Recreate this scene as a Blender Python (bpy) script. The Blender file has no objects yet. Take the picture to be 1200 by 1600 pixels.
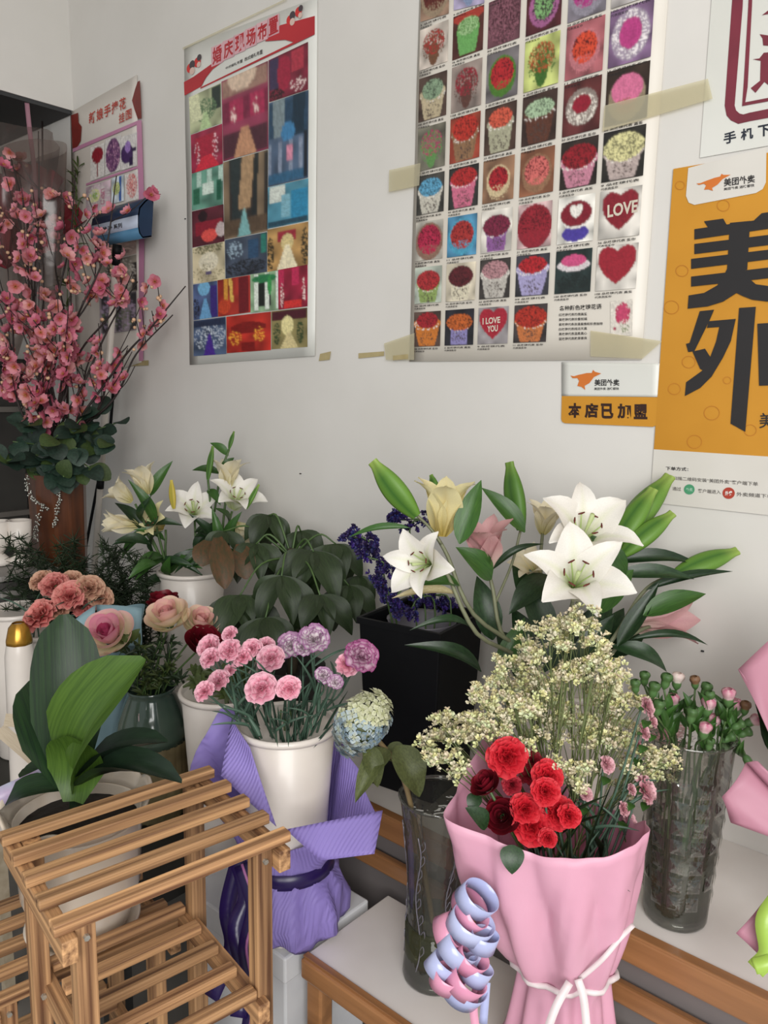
import bpy, bmesh, math, random
import numpy as np
from math import sin, cos, pi, radians, sqrt, atan2
from mathutils import Vector, Matrix
random.seed(7); rng = np.random.default_rng(7)
SC = bpy.context.scene
COL = SC.collection

# ------------------------------------------------------------------ camera
FPX = 1217.0
CAM = Vector((0, -1.4, 1.4))
def _basis(yaw, pitch, roll):
    a, p, t = radians(yaw), radians(pitch), radians(roll)
    v = Vector((-cos(a), sin(a), 0)); f = v*cos(p) + Vector((0, 0, -sin(p)))
    r = v.cross(Vector((0, 0, 1))).normalized(); u = r.cross(f)
    return f, r*cos(t) + u*sin(t), u*cos(t) - r*sin(t)
FW, RT, UP = _basis(49, 9, 0.9)
cam = bpy.data.cameras.new('camera'); camo = bpy.data.objects.new('camera', cam); COL.objects.link(camo)
cam.sensor_fit = 'VERTICAL'; cam.sensor_height = 36; cam.lens = FPX/1600*36; cam.clip_start = .05
camo.matrix_world = Matrix.Translation(CAM) @ Matrix((RT, UP, -FW)).transposed().to_4x4()
SC.camera = camo
# ------------------------------------------------------------------ world, light, exposure
w = bpy.data.worlds.new('world'); SC.world = w; w.use_nodes = True
w.node_tree.nodes['Background'].inputs[0].default_value = (.93, .97, 1, 1)
w.node_tree.nodes['Background'].inputs[1].default_value = .42
def area(name, loc, target, sx, sy, power, color=(1, 1, 1)):
    l = bpy.data.lights.new(name, 'AREA'); l.shape = 'RECTANGLE'; l.size = sx; l.size_y = sy; l.energy = power; l.color = color
    o = bpy.data.objects.new(name, l); COL.objects.link(o); o.location = loc
    o.rotation_euler = (Vector(target) - Vector(loc)).to_track_quat('-Z', 'Y').to_euler()
area('shopfront_daylight', (1.25, -2.6, 1.95), (-.8, -.2, .9), 1.9, 1.9, 84, (1, .985, .96))
vs = SC.view_settings; vs.view_transform = 'Standard'; vs.look = 'None'; vs.gamma = 1; vs.exposure = 0.22; vs.use_curve_mapping = False

# ------------------------------------------------------------------ pixels to places
def ray(px, py): return FW + RT*((px-600)/FPX) - UP*((py-800)/FPX)
def at(px, py, d): return CAM + ray(px, py)*d
def wz(px, py, z): r = ray(px, py); return CAM + r*((z-CAM.z)/r.z)
def wy(px, py, y=0.0): r = ray(px, py); return CAM + r*((y-CAM.y)/r.y)
def cw(r, u, t): return (RT*r + UP*u - FW*t).normalized()     # right, up, towards the viewer's side

# ------------------------------------------------------------------ mesh helpers
class MB:
    def __init__(s): s.v = []; s.f = []; s.c = []
    def add(s, vs, fs, col=None):
        n = len(s.v); s.v += [tuple(x) for x in vs]; s.f += [tuple(i+n for i in f) for f in fs]
        if col is not None: s.c += list(col) if isinstance(col, list) else [col]*len(vs)
        return s
    def tube(s, pts, r, n=8, col=None, cap=True):
        pts = [Vector(p) for p in pts]; m = len(pts)
        rs = r if isinstance(r, (list, tuple)) else [r]*m
        t = (pts[1]-pts[0]).normalized(); x = t.orthogonal().normalized(); vs = []; fs = []
        for i, p in enumerate(pts):
            t2 = (pts[min(i+1, m-1)]-pts[max(i-1, 0)]).normalized()
            x = (x - t2*x.dot(t2)).normalized(); y = t2.cross(x)
            vs += [p + (x*cos(2*pi*k/n)+y*sin(2*pi*k/n))*rs[i] for k in range(n)]
        for i in range(m-1):
            for k in range(n): a = i*n+k; b = i*n+(k+1) % n; fs.append((a, b, b+n, a+n))
        if cap: fs.append(tuple(range(n-1, -1, -1))); fs.append(tuple(range((m-1)*n, m*n)))
        return s.add(vs, fs, col)
    def lathe(s, prof, n=32, o=(0, 0, 0), rf=None, col=None):
        o = Vector(o); vs = []; fs = []; m = len(prof)
        for r, z in prof:
            for k in range(n):
                a = 2*pi*k/n; q = r*(rf(a, z) if rf else 1); vs.append(o+Vector((q*cos(a), q*sin(a), z)))
        for i in range(m-1):
            for k in range(n): a = i*n+k; b = i*n+(k+1) % n; fs.append((a, b, b+n, a+n))
        if prof[0][0] > 1e-5: fs.append(tuple(range(n-1, -1, -1)))
        return s.add(vs, fs, col)
    def box(s, c, d, rz=0, col=None):
        c = Vector(c); R_ = Matrix.Rotation(rz, 3, 'Z'); vs = []
        for x in (-.5, .5):
            for y in (-.5, .5):
                for z in (-.5, .5): vs.append(c + R_ @ Vector((x*d[0], y*d[1], z*d[2])))
        return s.add(vs, [(0, 1, 3, 2), (4, 6, 7, 5), (0, 4, 5, 1), (2, 3, 7, 6), (0, 2, 6, 4), (1, 5, 7, 3)], col)
    def grid(s, fn, nu, nv, wrap=False, colf=None):
        vs = []; cs = []; fs = []
        for i in range(nu+1):
            for j in range(nv if wrap else nv+1):
                vs.append(fn(i/nu, j/nv)); cs.append(colf(i/nu, j/nv) if colf else None)
        k = nv if wrap else nv+1
        for i in range(nu):
            for j in range(nv): a = i*k+j; b = i*k+(j+1) % k; fs.append((a, b, b+k, a+k))
        return s.add(vs, fs, cs if colf else None)
    def mesh(s, name, mat, off=(0, 0, 0), smooth=True):
        me = bpy.data.meshes.new(name); o = Vector(off)
        me.from_pydata([Vector(v)-o for v in s.v], [], s.f)
        if mat is not None: me.materials.append(mat)
        if s.c and len(s.c) == len(s.v):
            a = me.color_attributes.new('Col', 'FLOAT_COLOR', 'POINT')
            a.data.foreach_set('color', np.array([(*c[:3], 1) for c in s.c], dtype=np.float32).ravel())
        if smooth: me.polygons.foreach_set('use_smooth', [True]*len(me.polygons))
        me.update(); return me
def wmat(p): return (wmat(p.parent) @ p.matrix_basis) if p.parent else p.matrix_basis.copy()
def wloc(p): return wmat(p).translation
def link(name, me, parent=None, mw=None, label=None):
    """mw: world matrix; parents never carry rotation or scale unless they are leaves of the tree"""
    o = bpy.data.objects.new(name, me); COL.objects.link(o)
    if parent is not None:
        o.parent = parent
        if mw is not None: o.matrix_basis = wmat(parent).inverted() @ mw
    elif mw is not None: o.matrix_basis = mw
    if label: o['label'] = label
    return o
def part(name, mb, mat, parent, smooth=True, label=None, kind=None, origin=None, bevel=0):
    """mesh given in world coordinates, stored around its parent's base"""
    b = Vector(origin) if origin is not None else (wloc(parent) if parent else Vector((0, 0, 0)))
    o = link(name, mb.mesh(name, mat, b, smooth), parent, Matrix.Translation(b), label)
    if kind: o['kind'] = kind
    if bevel:
        m = o.modifiers.new('bevel', 'BEVEL'); m.width = bevel; m.segments = 2; m.limit_method = 'ANGLE'
    return o
def tag(o, label, cat, group=None):
    o['label'] = label; o['category'] = cat
    if group: o['group'] = group
    return o
def thing(name, label, cat, loc, group=None):
    o = bpy.data.objects.new(name, None); COL.objects.link(o); o.location = loc; o.empty_display_size = .03
    return tag(o, label, cat, group)
def struct(name, mb, mat, smooth=False):
    o = part(name, mb, mat, None, smooth); o['kind'] = 'structure'; return o
def frame(p, d, up, sx=1, sy=1, sz=1):
    x = Vector(d).normalized(); z = Vector(up) - x*Vector(up).dot(x)
    if z.length < 1e-4: z = x.orthogonal()
    z.normalize(); y = z.cross(x)
    return Matrix.Translation(Vector(p)) @ Matrix((x*sx, y*sy, z*sz)).transposed().to_4x4()
def aim(p, axis, s=1, spin=0):           # local +Z along axis
    z = Vector(axis).normalized(); x = z.orthogonal().normalized(); y = z.cross(x)
    M = Matrix((x, y, z)).transposed() @ Matrix.Rotation(spin, 3, 'Z') @ Matrix.Scale(s, 3)
    return Matrix.Translation(Vector(p)) @ M.to_4x4()
def curve(pts, n=6):                      # Catmull-Rom through points
    P = [Vector(p) for p in pts]; P = [P[0]*2-P[1]] + P + [P[-1]*2-P[-2]]; out = []
    for i in range(1, len(P)-2):
        a, b, c, d = P[i-1:i+3]
        for k in range(n):
            t = k/n; out.append(.5*((2*b)+(c-a)*t+(2*a-5*b+4*c-d)*t*t+(3*b-a-3*c+d)*t**3))
    return out+[P[-2]]
def lerp(a, b, t): return a+(b-a)*t
def U(a, b): return random.uniform(a, b)

# ------------------------------------------------------------------ materials
def lin(c):
    if isinstance(c, str): c = tuple(int(c[i:i+2], 16)/255 for i in (0, 2, 4))
    return tuple(x/12.92 if x <= .04045 else ((x+.055)/1.055)**2.4 for x in c)
MATS = {}
def mat(name, c1=None, c2=None, scale=30, rough=.5, bump=0, bscale=None, thin=0, sheen=0, stretch=(1, 1, 1), attr=False, spec=.5, metal=0, coat=0, wave=None, rand=0, detail=3):
    if name in MATS: return MATS[name]
    m = bpy.data.materials.new(name); m.use_nodes = True; nt = m.node_tree; N = nt.nodes; L = nt.links
    b = N['Principled BSDF']; b.inputs['Roughness'].default_value = rough; b.inputs['Metallic'].default_value = metal
    b.inputs['Specular IOR Level'].default_value = spec; b.inputs['Coat Weight'].default_value = coat
    tc = N.new('ShaderNodeTexCoord'); mp = N.new('ShaderNodeMapping'); mp.inputs['Scale'].default_value = stretch
    oi = N.new('ShaderNodeObjectInfo'); va = N.new('ShaderNodeVectorMath'); va.operation = 'MULTIPLY_ADD'
    va.inputs[1].default_value = (7, 3, 5); L.new(oi.outputs['Random'], va.inputs[0]); L.new(tc.outputs['Object'], va.inputs[2]); L.new(va.outputs[0], mp.inputs['Vector'])
    no = N.new('ShaderNodeTexNoise'); no.inputs['Scale'].default_value = scale; no.inputs['Detail'].default_value = detail; L.new(mp.outputs[0], no.inputs['Vector'])
    if attr:
        at_ = N.new('ShaderNodeAttribute'); at_.attribute_name = 'Col'
        mx = N.new('ShaderNodeMix'); mx.data_type = 'RGBA'; mx.blend_type = 'MULTIPLY'; mx.inputs[0].default_value = 1
        rp = N.new('ShaderNodeMapRange'); rp.inputs['To Min'].default_value = 1-(c2 if isinstance(c2, float) else .12); rp.inputs['To Max'].default_value = 1.08
        L.new(no.outputs['Fac'], rp.inputs['Value']); L.new(at_.outputs['Color'], mx.inputs[6]); L.new(rp.outputs[0], mx.inputs[7]); out = mx.outputs[2]
    else:
        rp = N.new('ShaderNodeValToRGB'); rp.color_ramp.elements[0].position = .32; rp.color_ramp.elements[1].position = .68
        rp.color_ramp.elements[0].color = (*lin(c1), 1); rp.color_ramp.elements[1].color = (*lin(c2 or c1), 1)
        L.new(no.outputs['Fac'], rp.inputs[0]); out = rp.outputs[0]
    if rand:
        hs = N.new('ShaderNodeHueSaturation'); mr = N.new('ShaderNodeMapRange'); mr.inputs['To Min'].default_value = 1-rand; mr.inputs['To Max'].default_value = 1+rand
        L.new(oi.outputs['Random'], mr.inputs['Value']); L.new(mr.outputs[0], hs.inputs['Value']); L.new(out, hs.inputs['Color']); out = hs.outputs[0]
    L.new(out, b.inputs['Base Color'])
    if bump:
        bp = N.new('ShaderNodeBump'); bp.inputs['Strength'].default_value = bump; bp.inputs['Distance'].default_value = .002
        if wave:
            tx = N.new('ShaderNodeTexWave'); tx.inputs['Scale'].default_value = wave; tx.inputs['Distortion'].default_value = .5; L.new(mp.outputs[0], tx.inputs['Vector']); L.new(tx.outputs['Fac'], bp.inputs['Height'])
        else:
            n2 = N.new('ShaderNodeTexNoise'); n2.inputs['Scale'].default_value = bscale or scale*3; L.new(mp.outputs[0], n2.inputs['Vector']); L.new(n2.outputs['Fac'], bp.inputs['Height'])
        L.new(bp.outputs[0], b.inputs['Normal'])
    if thin:
        tr = N.new('ShaderNodeBsdfTranslucent'); L.new(out, tr.inputs['Color']); ms = N.new('ShaderNodeMixShader'); ms.inputs[0].default_value = thin
        L.new(b.outputs[0], ms.inputs[1]); L.new(tr.outputs[0], ms.inputs[2]); L.new(ms.outputs[0], N['Material Output'].inputs['Surface'])
    MATS[name] = m; return m
def glass(name, tint, rough=.06, refl=.12, bump=0, scale=60, keep=0.0, body='808080'):
    """thin clear sheet: tinted see-through, mirror towards the edges, and a little grime"""
    if name in MATS: return MATS[name]
    m = bpy.data.materials.new(name); m.use_nodes = True; nt = m.node_tree; N = nt.nodes; L = nt.links; N.remove(N['Principled BSDF'])
    t = N.new('ShaderNodeBsdfTransparent'); t.inputs[0].default_value = (*lin(tint), 1)
    g = N.new('ShaderNodeBsdfGlossy'); g.inputs['Roughness'].default_value = rough
    d = N.new('ShaderNodeBsdfDiffuse'); d.inputs[0].default_value = (*lin(body), 1)
    fr = N.new('ShaderNodeLayerWeight'); fr.inputs[0].default_value = .35
    mr = N.new('ShaderNodeMapRange'); mr.inputs['To Min'].default_value = refl*.4; mr.inputs['To Max'].default_value = min(1, refl*4)
    L.new(fr.outputs['Fresnel'], mr.inputs['Value'])
    m0 = N.new('ShaderNodeMixShader'); m0.inputs[0].default_value = keep; L.new(t.outputs[0], m0.inputs[1]); L.new(d.outputs[0], m0.inputs[2])
    mx = N.new('ShaderNodeMixShader'); L.new(mr.outputs[0], mx.inputs[0]); L.new(m0.outputs[0], mx.inputs[1]); L.new(g.outputs[0], mx.inputs[2])
    if bump:
        tc = N.new('ShaderNodeTexCoord'); no = N.new('ShaderNodeTexNoise'); no.inputs['Scale'].default_value = scale; L.new(tc.outputs['Object'], no.inputs['Vector'])
        bp = N.new('ShaderNodeBump'); bp.inputs['Strength'].default_value = bump; bp.inputs['Distance'].default_value = .004
        L.new(no.outputs['Fac'], bp.inputs['Height']); L.new(bp.outputs[0], g.inputs['Normal']); L.new(bp.outputs[0], fr.inputs['Normal'])
    L.new(mx.outputs[0], N['Material Output'].inputs['Surface']); MATS[name] = m; return m

M_wall = mat('white_wall_paint', 'dbd8d3', 'd3d0ca', 3, .42, .05, 90, detail=6)
M_white = mat('white_board', 'e9e4df', 'dcd5cf', 6, .4)
M_bucket = mat('white_plastic', 'e2dad2', 'd6cdc4', 9, .35, coat=.15)
M_wood = mat('slat_wood', 'b98a5c', '7a5134', 9, .55, .25, 60, stretch=(.35, 5, 5), rand=.22, detail=6)
M_woodlight = mat('light_pine', 'd2a571', 'a97a4c', 9, .55, .2, 60, stretch=(.4, .4, 5), rand=.12, detail=6)
M_orange = mat('varnished_wood_edge', 'a5744a', '835a38', 6, .35, .1, 40, stretch=(.4, 6, 6), coat=.2)
M_grey = mat('grey_panel', '77716f', '6c6665', 5, .6)
M_dark = mat('dark_panel', '35332f', '24221f', 5, .6)
M_black = mat('black_plastic', '07080a', '0b0c0f', 7, .6, spec=.2)
M_ink = mat('black_print', '1b1a1c', '221f20', 8, .6)
M_red = mat('red_print', 'b62c33', 'a82530', 8, .5)
M_grn = mat('stem_green', '4d6636', '3d552c', 40, .5)
M_stemgrey = mat('pale_stem', '7d8064', '676a50', 40, .55)
M_leafdark = mat('dark_leaf', '2a4426', '1a2f1a', 14, .34, .15, 60, thin=.12, rand=.25)
M_leaf = mat('lily_leaf', '426a2c', '2c4c22', 14, .33, .15, 60, thin=.2, rand=.25, stretch=(.3, 3, 1))
M_leafolive = mat('dried_leaf', '5a6238', '464d2a', 18, .5, .3, 50, thin=.2, rand=.2)
M_attr = mat('petal_colours', attr=True, scale=60, rough=.5, thin=.25, c2=.1)
M_attr_r = mat('petal_colours_soft', attr=True, scale=120, rough=.6, thin=.2, c2=.25, rand=.08)
M_print = mat('printed_colours', attr=True, scale=40, rough=.45, c2=.05)
M_leafattr = mat('leaf_colours', attr=True, scale=25, rough=.35, thin=.15, c2=.2, rand=.12)
G_vase = glass('vase_glass', 'd6d6d0', .05, .16, .35, 45, .10, '8d8f88')
G_vase2 = glass('vase_glass_cut', 'e8e8e2', .04, .18, .3, 60, .05, 'a0a29c')
G_cello = glass('cellophane', 'f1edeb', .18, .05, .5, 14, .05, 'b8aca7')
G_water = glass('cloudy_water', 'b3b8a0', .03, .05, 0, 1, .16, '77795c')

# ================================================================== SETTING
struct('wall_back', MB().box((-1.2, .05, 1.45), (6.6, .1, 3.1)), M_wall)
struct('wall_left', MB().box((-4.45, -1.6, 1.45), (.1, 3.2, 3.1)), M_wall)
struct('floor', MB().box((-1.2, -1.9, -.05), (6.6, 4.0, .1)), mat('grey_floor_tile', '8c8781', '7d7872', 4, .5))
struct('ceiling', MB().box((-1.2, -1.9, 3.05), (6.6, 4.0, .1)), M_wall)
# lowered ceiling box over the deep end of the shop: white side, underside shade painted as a dark sheet
struct('trim_1', MB().box((-3.51, -.85, 2.65), (1.78, 1.7, .7)), M_wall)
struct('soffit_shade_sheet', MB().box((-3.51, -.85, 2.294), (1.77, 1.69, .012)), mat('soffit_shade', '3b3c3d', '323334', 3, .7))

# two-step flower stand
st = thing('flower_stand', 'two-step display stand with white boards and varnished wooden edge rails', 'display stand', (-1, -.3, 0))
part('upper_board', MB().box((-1.35, -.175, .59), (3.3, .35, .02)), M_white, st, False, bevel=.002)
def rail(name, c, d, m, p, bevel=.004):
    o = part(name, MB().box((0, 0, 0), d), m, None, False, origin=(0, 0, 0), bevel=bevel)
    o.parent = p; o.matrix_basis = Matrix.Translation(Vector(c)-wloc(p)); return o
rail('edge_rail', (-1.35, -.356, .578), (3.3, .014, .046), M_orange, st)
rail('edge_cap', (-1.35, -.352, .6005), (3.3, .02, .006), M_orange, st, .002)
rail('lower_rail', (-1.35, -.354, .497), (3.3, .016, .034), M_orange, st)
part('riser_panel', MB().box((-1.35, -.336, .42), (3.3, .008, .27)), M_grey, st, False)
part('lower_board', MB().box((-.27, -.475, .442), (1.2, .21, .016)), M_white, st, False, bevel=.002)
rail('edge_rail', (-.27, -.588, .432), (1.2, .016, .036), M_orange, st)
rail('edge_cap', (-.27, -.584, .4515), (1.2, .012, .004), M_orange, st, .001)
for x in (-.85, .3):
    rail('leg', (x, -.57, .21), (.035, .03, .42), M_orange, st)
for x in (-2.9, -1.9, -.95, .27):
    rail('leg', (x, -.03, .29), (.035, .03, .58), M_orange, st)

# ================================================================== WALL PRINTS
_TXT = {}
def text_mesh(s, bold=0.0, x=0):
    key = (s, bold)
    if key in _TXT: return _TXT[key]
    cu = bpy.data.curves.new('t', 'FONT'); cu.body = s; cu.size = 1; cu.offset = bold; cu.resolution_u = 3; cu.fill_mode = 'FRONT'
    o = bpy.data.objects.new('t', cu); COL.objects.link(o)
    dg = bpy.context.evaluated_depsgraph_get(); ev = o.evaluated_get(dg); me = ev.to_mesh()
    v = np.array([p.co[:2] for p in me.vertices], dtype=float).reshape(-1, 2); f = [tuple(p.vertices) for p in me.polygons]
    ev.to_mesh_clear(); bpy.data.objects.remove(o); bpy.data.curves.remove(cu)
    lo, hi = v.min(0), v.max(0); v = (v-lo)/np.maximum(hi-lo, 1e-6)
    _TXT[key] = (v, f); return _TXT[key]
def onwall(px, py, lift): p = wy(px, py, 0); p.y = -lift; return wy(px, py, -lift)
def ptext(parent, s, q, m, lift, bold=.02, name='lettering'):
    """q: pixel corners of the lettering's box TL,TR,BR,BL on the wall"""
    v, f = text_mesh(s, bold); C = [onwall(*c, lift) for c in q]; mb = MB()
    mb.add([C[3]*(1-a)*(1-b)+C[2]*a*(1-b)+C[1]*a*b+C[0]*(1-a)*b for a, b in v], f)
    return part(name, mb, m, parent, False)
def wtext(parent, s, x0, x1, z0, z1, y, m, bold=.02, name='lettering'):
    v, f = text_mesh(s, bold)
    return part(name, MB().add([(lerp(x0, x1, a), y, lerp(z0, z1, b)) for a, b in v], f), m, parent, False)
def ppoly(parent, polys, m, lift, name, apart=False):
    if apart: return [ppoly(parent, [p], m, lift, name) for p in polys]
    mb = MB()
    for i, p in enumerate(polys): mb.add([onwall(*c, lift+i*.00008) for c in p], [tuple(range(len(p)-1, -1, -1))])
    return part(name, mb, m, parent, False)
def sheet(parent, q, lift, m, name='sheet', thick=.0012, wav=.0, n=12):
    C = [onwall(*c, lift) for c in q]
    def fn(u, v):
        p = C[0]*(1-u)*(1-v)+C[1]*u*(1-v)+C[2]*u*v+C[3]*(1-u)*v
        return p + Vector((0, -wav*(.5+.5*sin(5*u+3*v))*abs(sin(pi*v*2.3+u)), 0))
    mb = MB().grid(fn, n, n); o = part(name, mb, m, parent, True)
    if thick > .0007: s = o.modifiers.new('thickness', 'SOLIDIFY'); s.thickness = thick; s.offset = 0
    return o
# --- little colour pictures (flat print)
def noise2(n, k, seed):
    r = np.random.default_rng(seed); g = r.random((k+1, k+1)); t = np.linspace(0, k-1e-3, n); i = t.astype(int); f = t-i
    a = g[i][:, i]*(1-f)[None, :]+g[i][:, i+1]*f[None, :]; b = g[i+1][:, i]*(1-f)[None, :]+g[i+1][:, i+1]*f[None, :]
    return a*(1-f)[:, None]+b*f[:, None]
def picture(n, seed, bg, layers):
    Y, X = np.mgrid[1:-1:n*1j, -1:1:n*1j]
    nz = noise2(n, 5, seed)[..., None]; im = np.array(lin(bg))[None, None]*(0.45+1.1*nz)
    fine = np.random.default_rng(seed+1).random((n, n, 1))
    for L in layers:
        k, c, a = L[0], np.array(lin(L[1])), L[2:]
        if k == 'ell': m = ((X-a[0])/a[2])**2+((Y-a[1])/a[3])**2 < 1
        elif k == 'ring': r = ((X-a[0])/a[2])**2+((Y-a[1])/a[3])**2; m = (r < 1) & (r > a[4])
        elif k == 'bowl': t = np.clip((Y-a[2])/(a[1]-a[2]), 0, 1); m = (Y < a[1]) & (Y > a[2]) & (abs(X-a[0]) < a[4]+(a[3]-a[4])*t**.7)
        elif k == 'rect': m = (X > a[0]) & (X < a[2]) & (Y > a[1]) & (Y < a[3])
        elif k == 'aisle': m = (Y < a[0]) & (abs(X-a[3]) < a[1]+(a[2]-a[1])*(a[0]-Y)/(a[0]+1))
        elif k == 'heart': x, y = (X-a[0])/a[2]*1.15, (Y-a[1])/a[2]*1.2+.05; m = (x*x+y*y-1)**3-x*x*y**3*1.6 < 0
        elif k == 'dots': m = np.random.default_rng(seed+9).random((n, n)) < a[0]; m &= ((X-a[1])/a[3])**2+((Y-a[2])/a[4])**2 < 1
        elif k == 'drape': m = (abs((X-a[0])+.25*(Y-1)*a[2]) < a[1]) & (Y > a[3])
        elif k == 'stripe': m = (np.sin(X*a[0]+a[1]) > a[2]) & (Y > a[3]) & (Y < a[4])
        im = np.where(m[..., None], c*(.72+.45*fine), im)
    q = np.pad(im, ((1, 1), (1, 1), (0, 0)), 'edge'); im = im*.64+.09*(q[2:, 1:-1]+q[:-2, 1:-1]+q[1:-1, 2:]+q[1:-1, :-2])
    return np.clip(im, 0, 1)
def photo(parent, C, im, name='photo'):
    n = im.shape[0]; mb = MB()
    mb.grid(lambda u, v: C[0]*(1-u)*(1-v)+C[1]*u*(1-v)+C[2]*u*v+C[3]*(1-u)*v, n-1, n-1, colf=lambda u, v: im[int(round(v*(n-1))), int(round(u*(n-1)))])
    return part(name, mb, M_print, parent, True)
M_paper = mat('poster_paper', 'ddd7cd', 'd3ccc0', 4, .4)
M_paper2 = mat('poster_paper_white', 'dcdcd6', 'd2d2cb', 4, .4)
M_tape = glass('yellowed_tape', 'f0ead2', .3, .05, 0, 1, .45, 'd6cfb4')
M_tape2 = mat('old_brown_tape', 'b5a67c', 'a39468', 30, .4)

# ---- wedding scene poster
pw = thing('wedding_poster', 'tall poster of small wedding hall photos under a red Chinese headline', 'poster', wy(395, 565, -.003))
sheet(pw, [(288, 74), (496, -4), (493, 556), (297, 570)], .003, M_paper2, wav=.0018)
sc5 = lambda p: (280+p[0]/2.758, p[1]/2.758)
scB = lambda p: (280+p[0]/5.4545, p[1]/5.4545)
ppoly(pw, [[scB(p) for p in q] for q in ([(40, 700), (120, 655), (275, 545), (190, 735), (45, 815)], [(190, 735), (275, 545), (300, 520), (380, 520), (285, 590), (230, 660), (185, 738)],
    [(730, 352), (860, 215), (1155, 135), (1155, 285), (975, 358), (900, 338)], [(180, 745), (975, 358), (1155, 283), (1155, 292), (180, 757)])], M_red, .0062, 'header_swoosh')
M_pinkhalo = mat('pink_print', 'd9aeb4', 'd0a0a8', 8, .5)
for i, ch in enumerate('婚庆现场布置'):
    x0, x1 = 283+i*96, 283+i*96+80; y = lambda x: 470-(x-320)*.52
    q = [scB((x0, y(x0)-75)), scB((x1, y(x1)-75)), scB((x1, y(x1)+70)), scB((x0, y(x0)+70))]
    q2 = [scB((x0-9, y(x0)-85)), scB((x1+9, y(x1)-85)), scB((x1+9, y(x1)+82)), scB((x0-9, y(x0)+82))]
    ppoly(pw, [q2], M_pinkhalo, .0064, 'headline_halo'); ptext(pw, ch, q, M_red, .0068, .025, 'headline_character')
ptext(pw, '中式婚礼布置  西式婚礼布置', [scB((395, 572)), scB((710, 418)), scB((710, 456)), scB((395, 592))], M_ink, .0064, .01)
for hx, hy, sg in ((110, 560, 1), (960, 140, -1)):      # two cartoon couples, as plain blobs
    for dx, dy, r, c in ((0, 20 if sg > 0 else 30, 42, 'c8302f'), (80, -30 if sg > 0 else -40, 45, 'c8302f') , (25, -10, 38, '453b40'), (100, -70, 30, '453b40'), (25, 45, 34, 'd5b8ac'), (95, -10, 26, 'd5b8ac')):
        r_ = r*.85; cx, cy = hx+dx*(.8 if sg > 0 else .95)-20, hy+dy
        ppoly(pw, [[scB((cx+r_*.75*cos(a*pi/8), cy+r_*1.1*sin(a*pi/8)-.4*r_*cos(a*pi/8)*.75)) for a in range(16)]], mat('cartoon_'+c, c, c, 5, .5), .0064+.0002*(c == '453b40')+.0004*(c == 'd5b8ac'), 'cartoon_couple')
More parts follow.
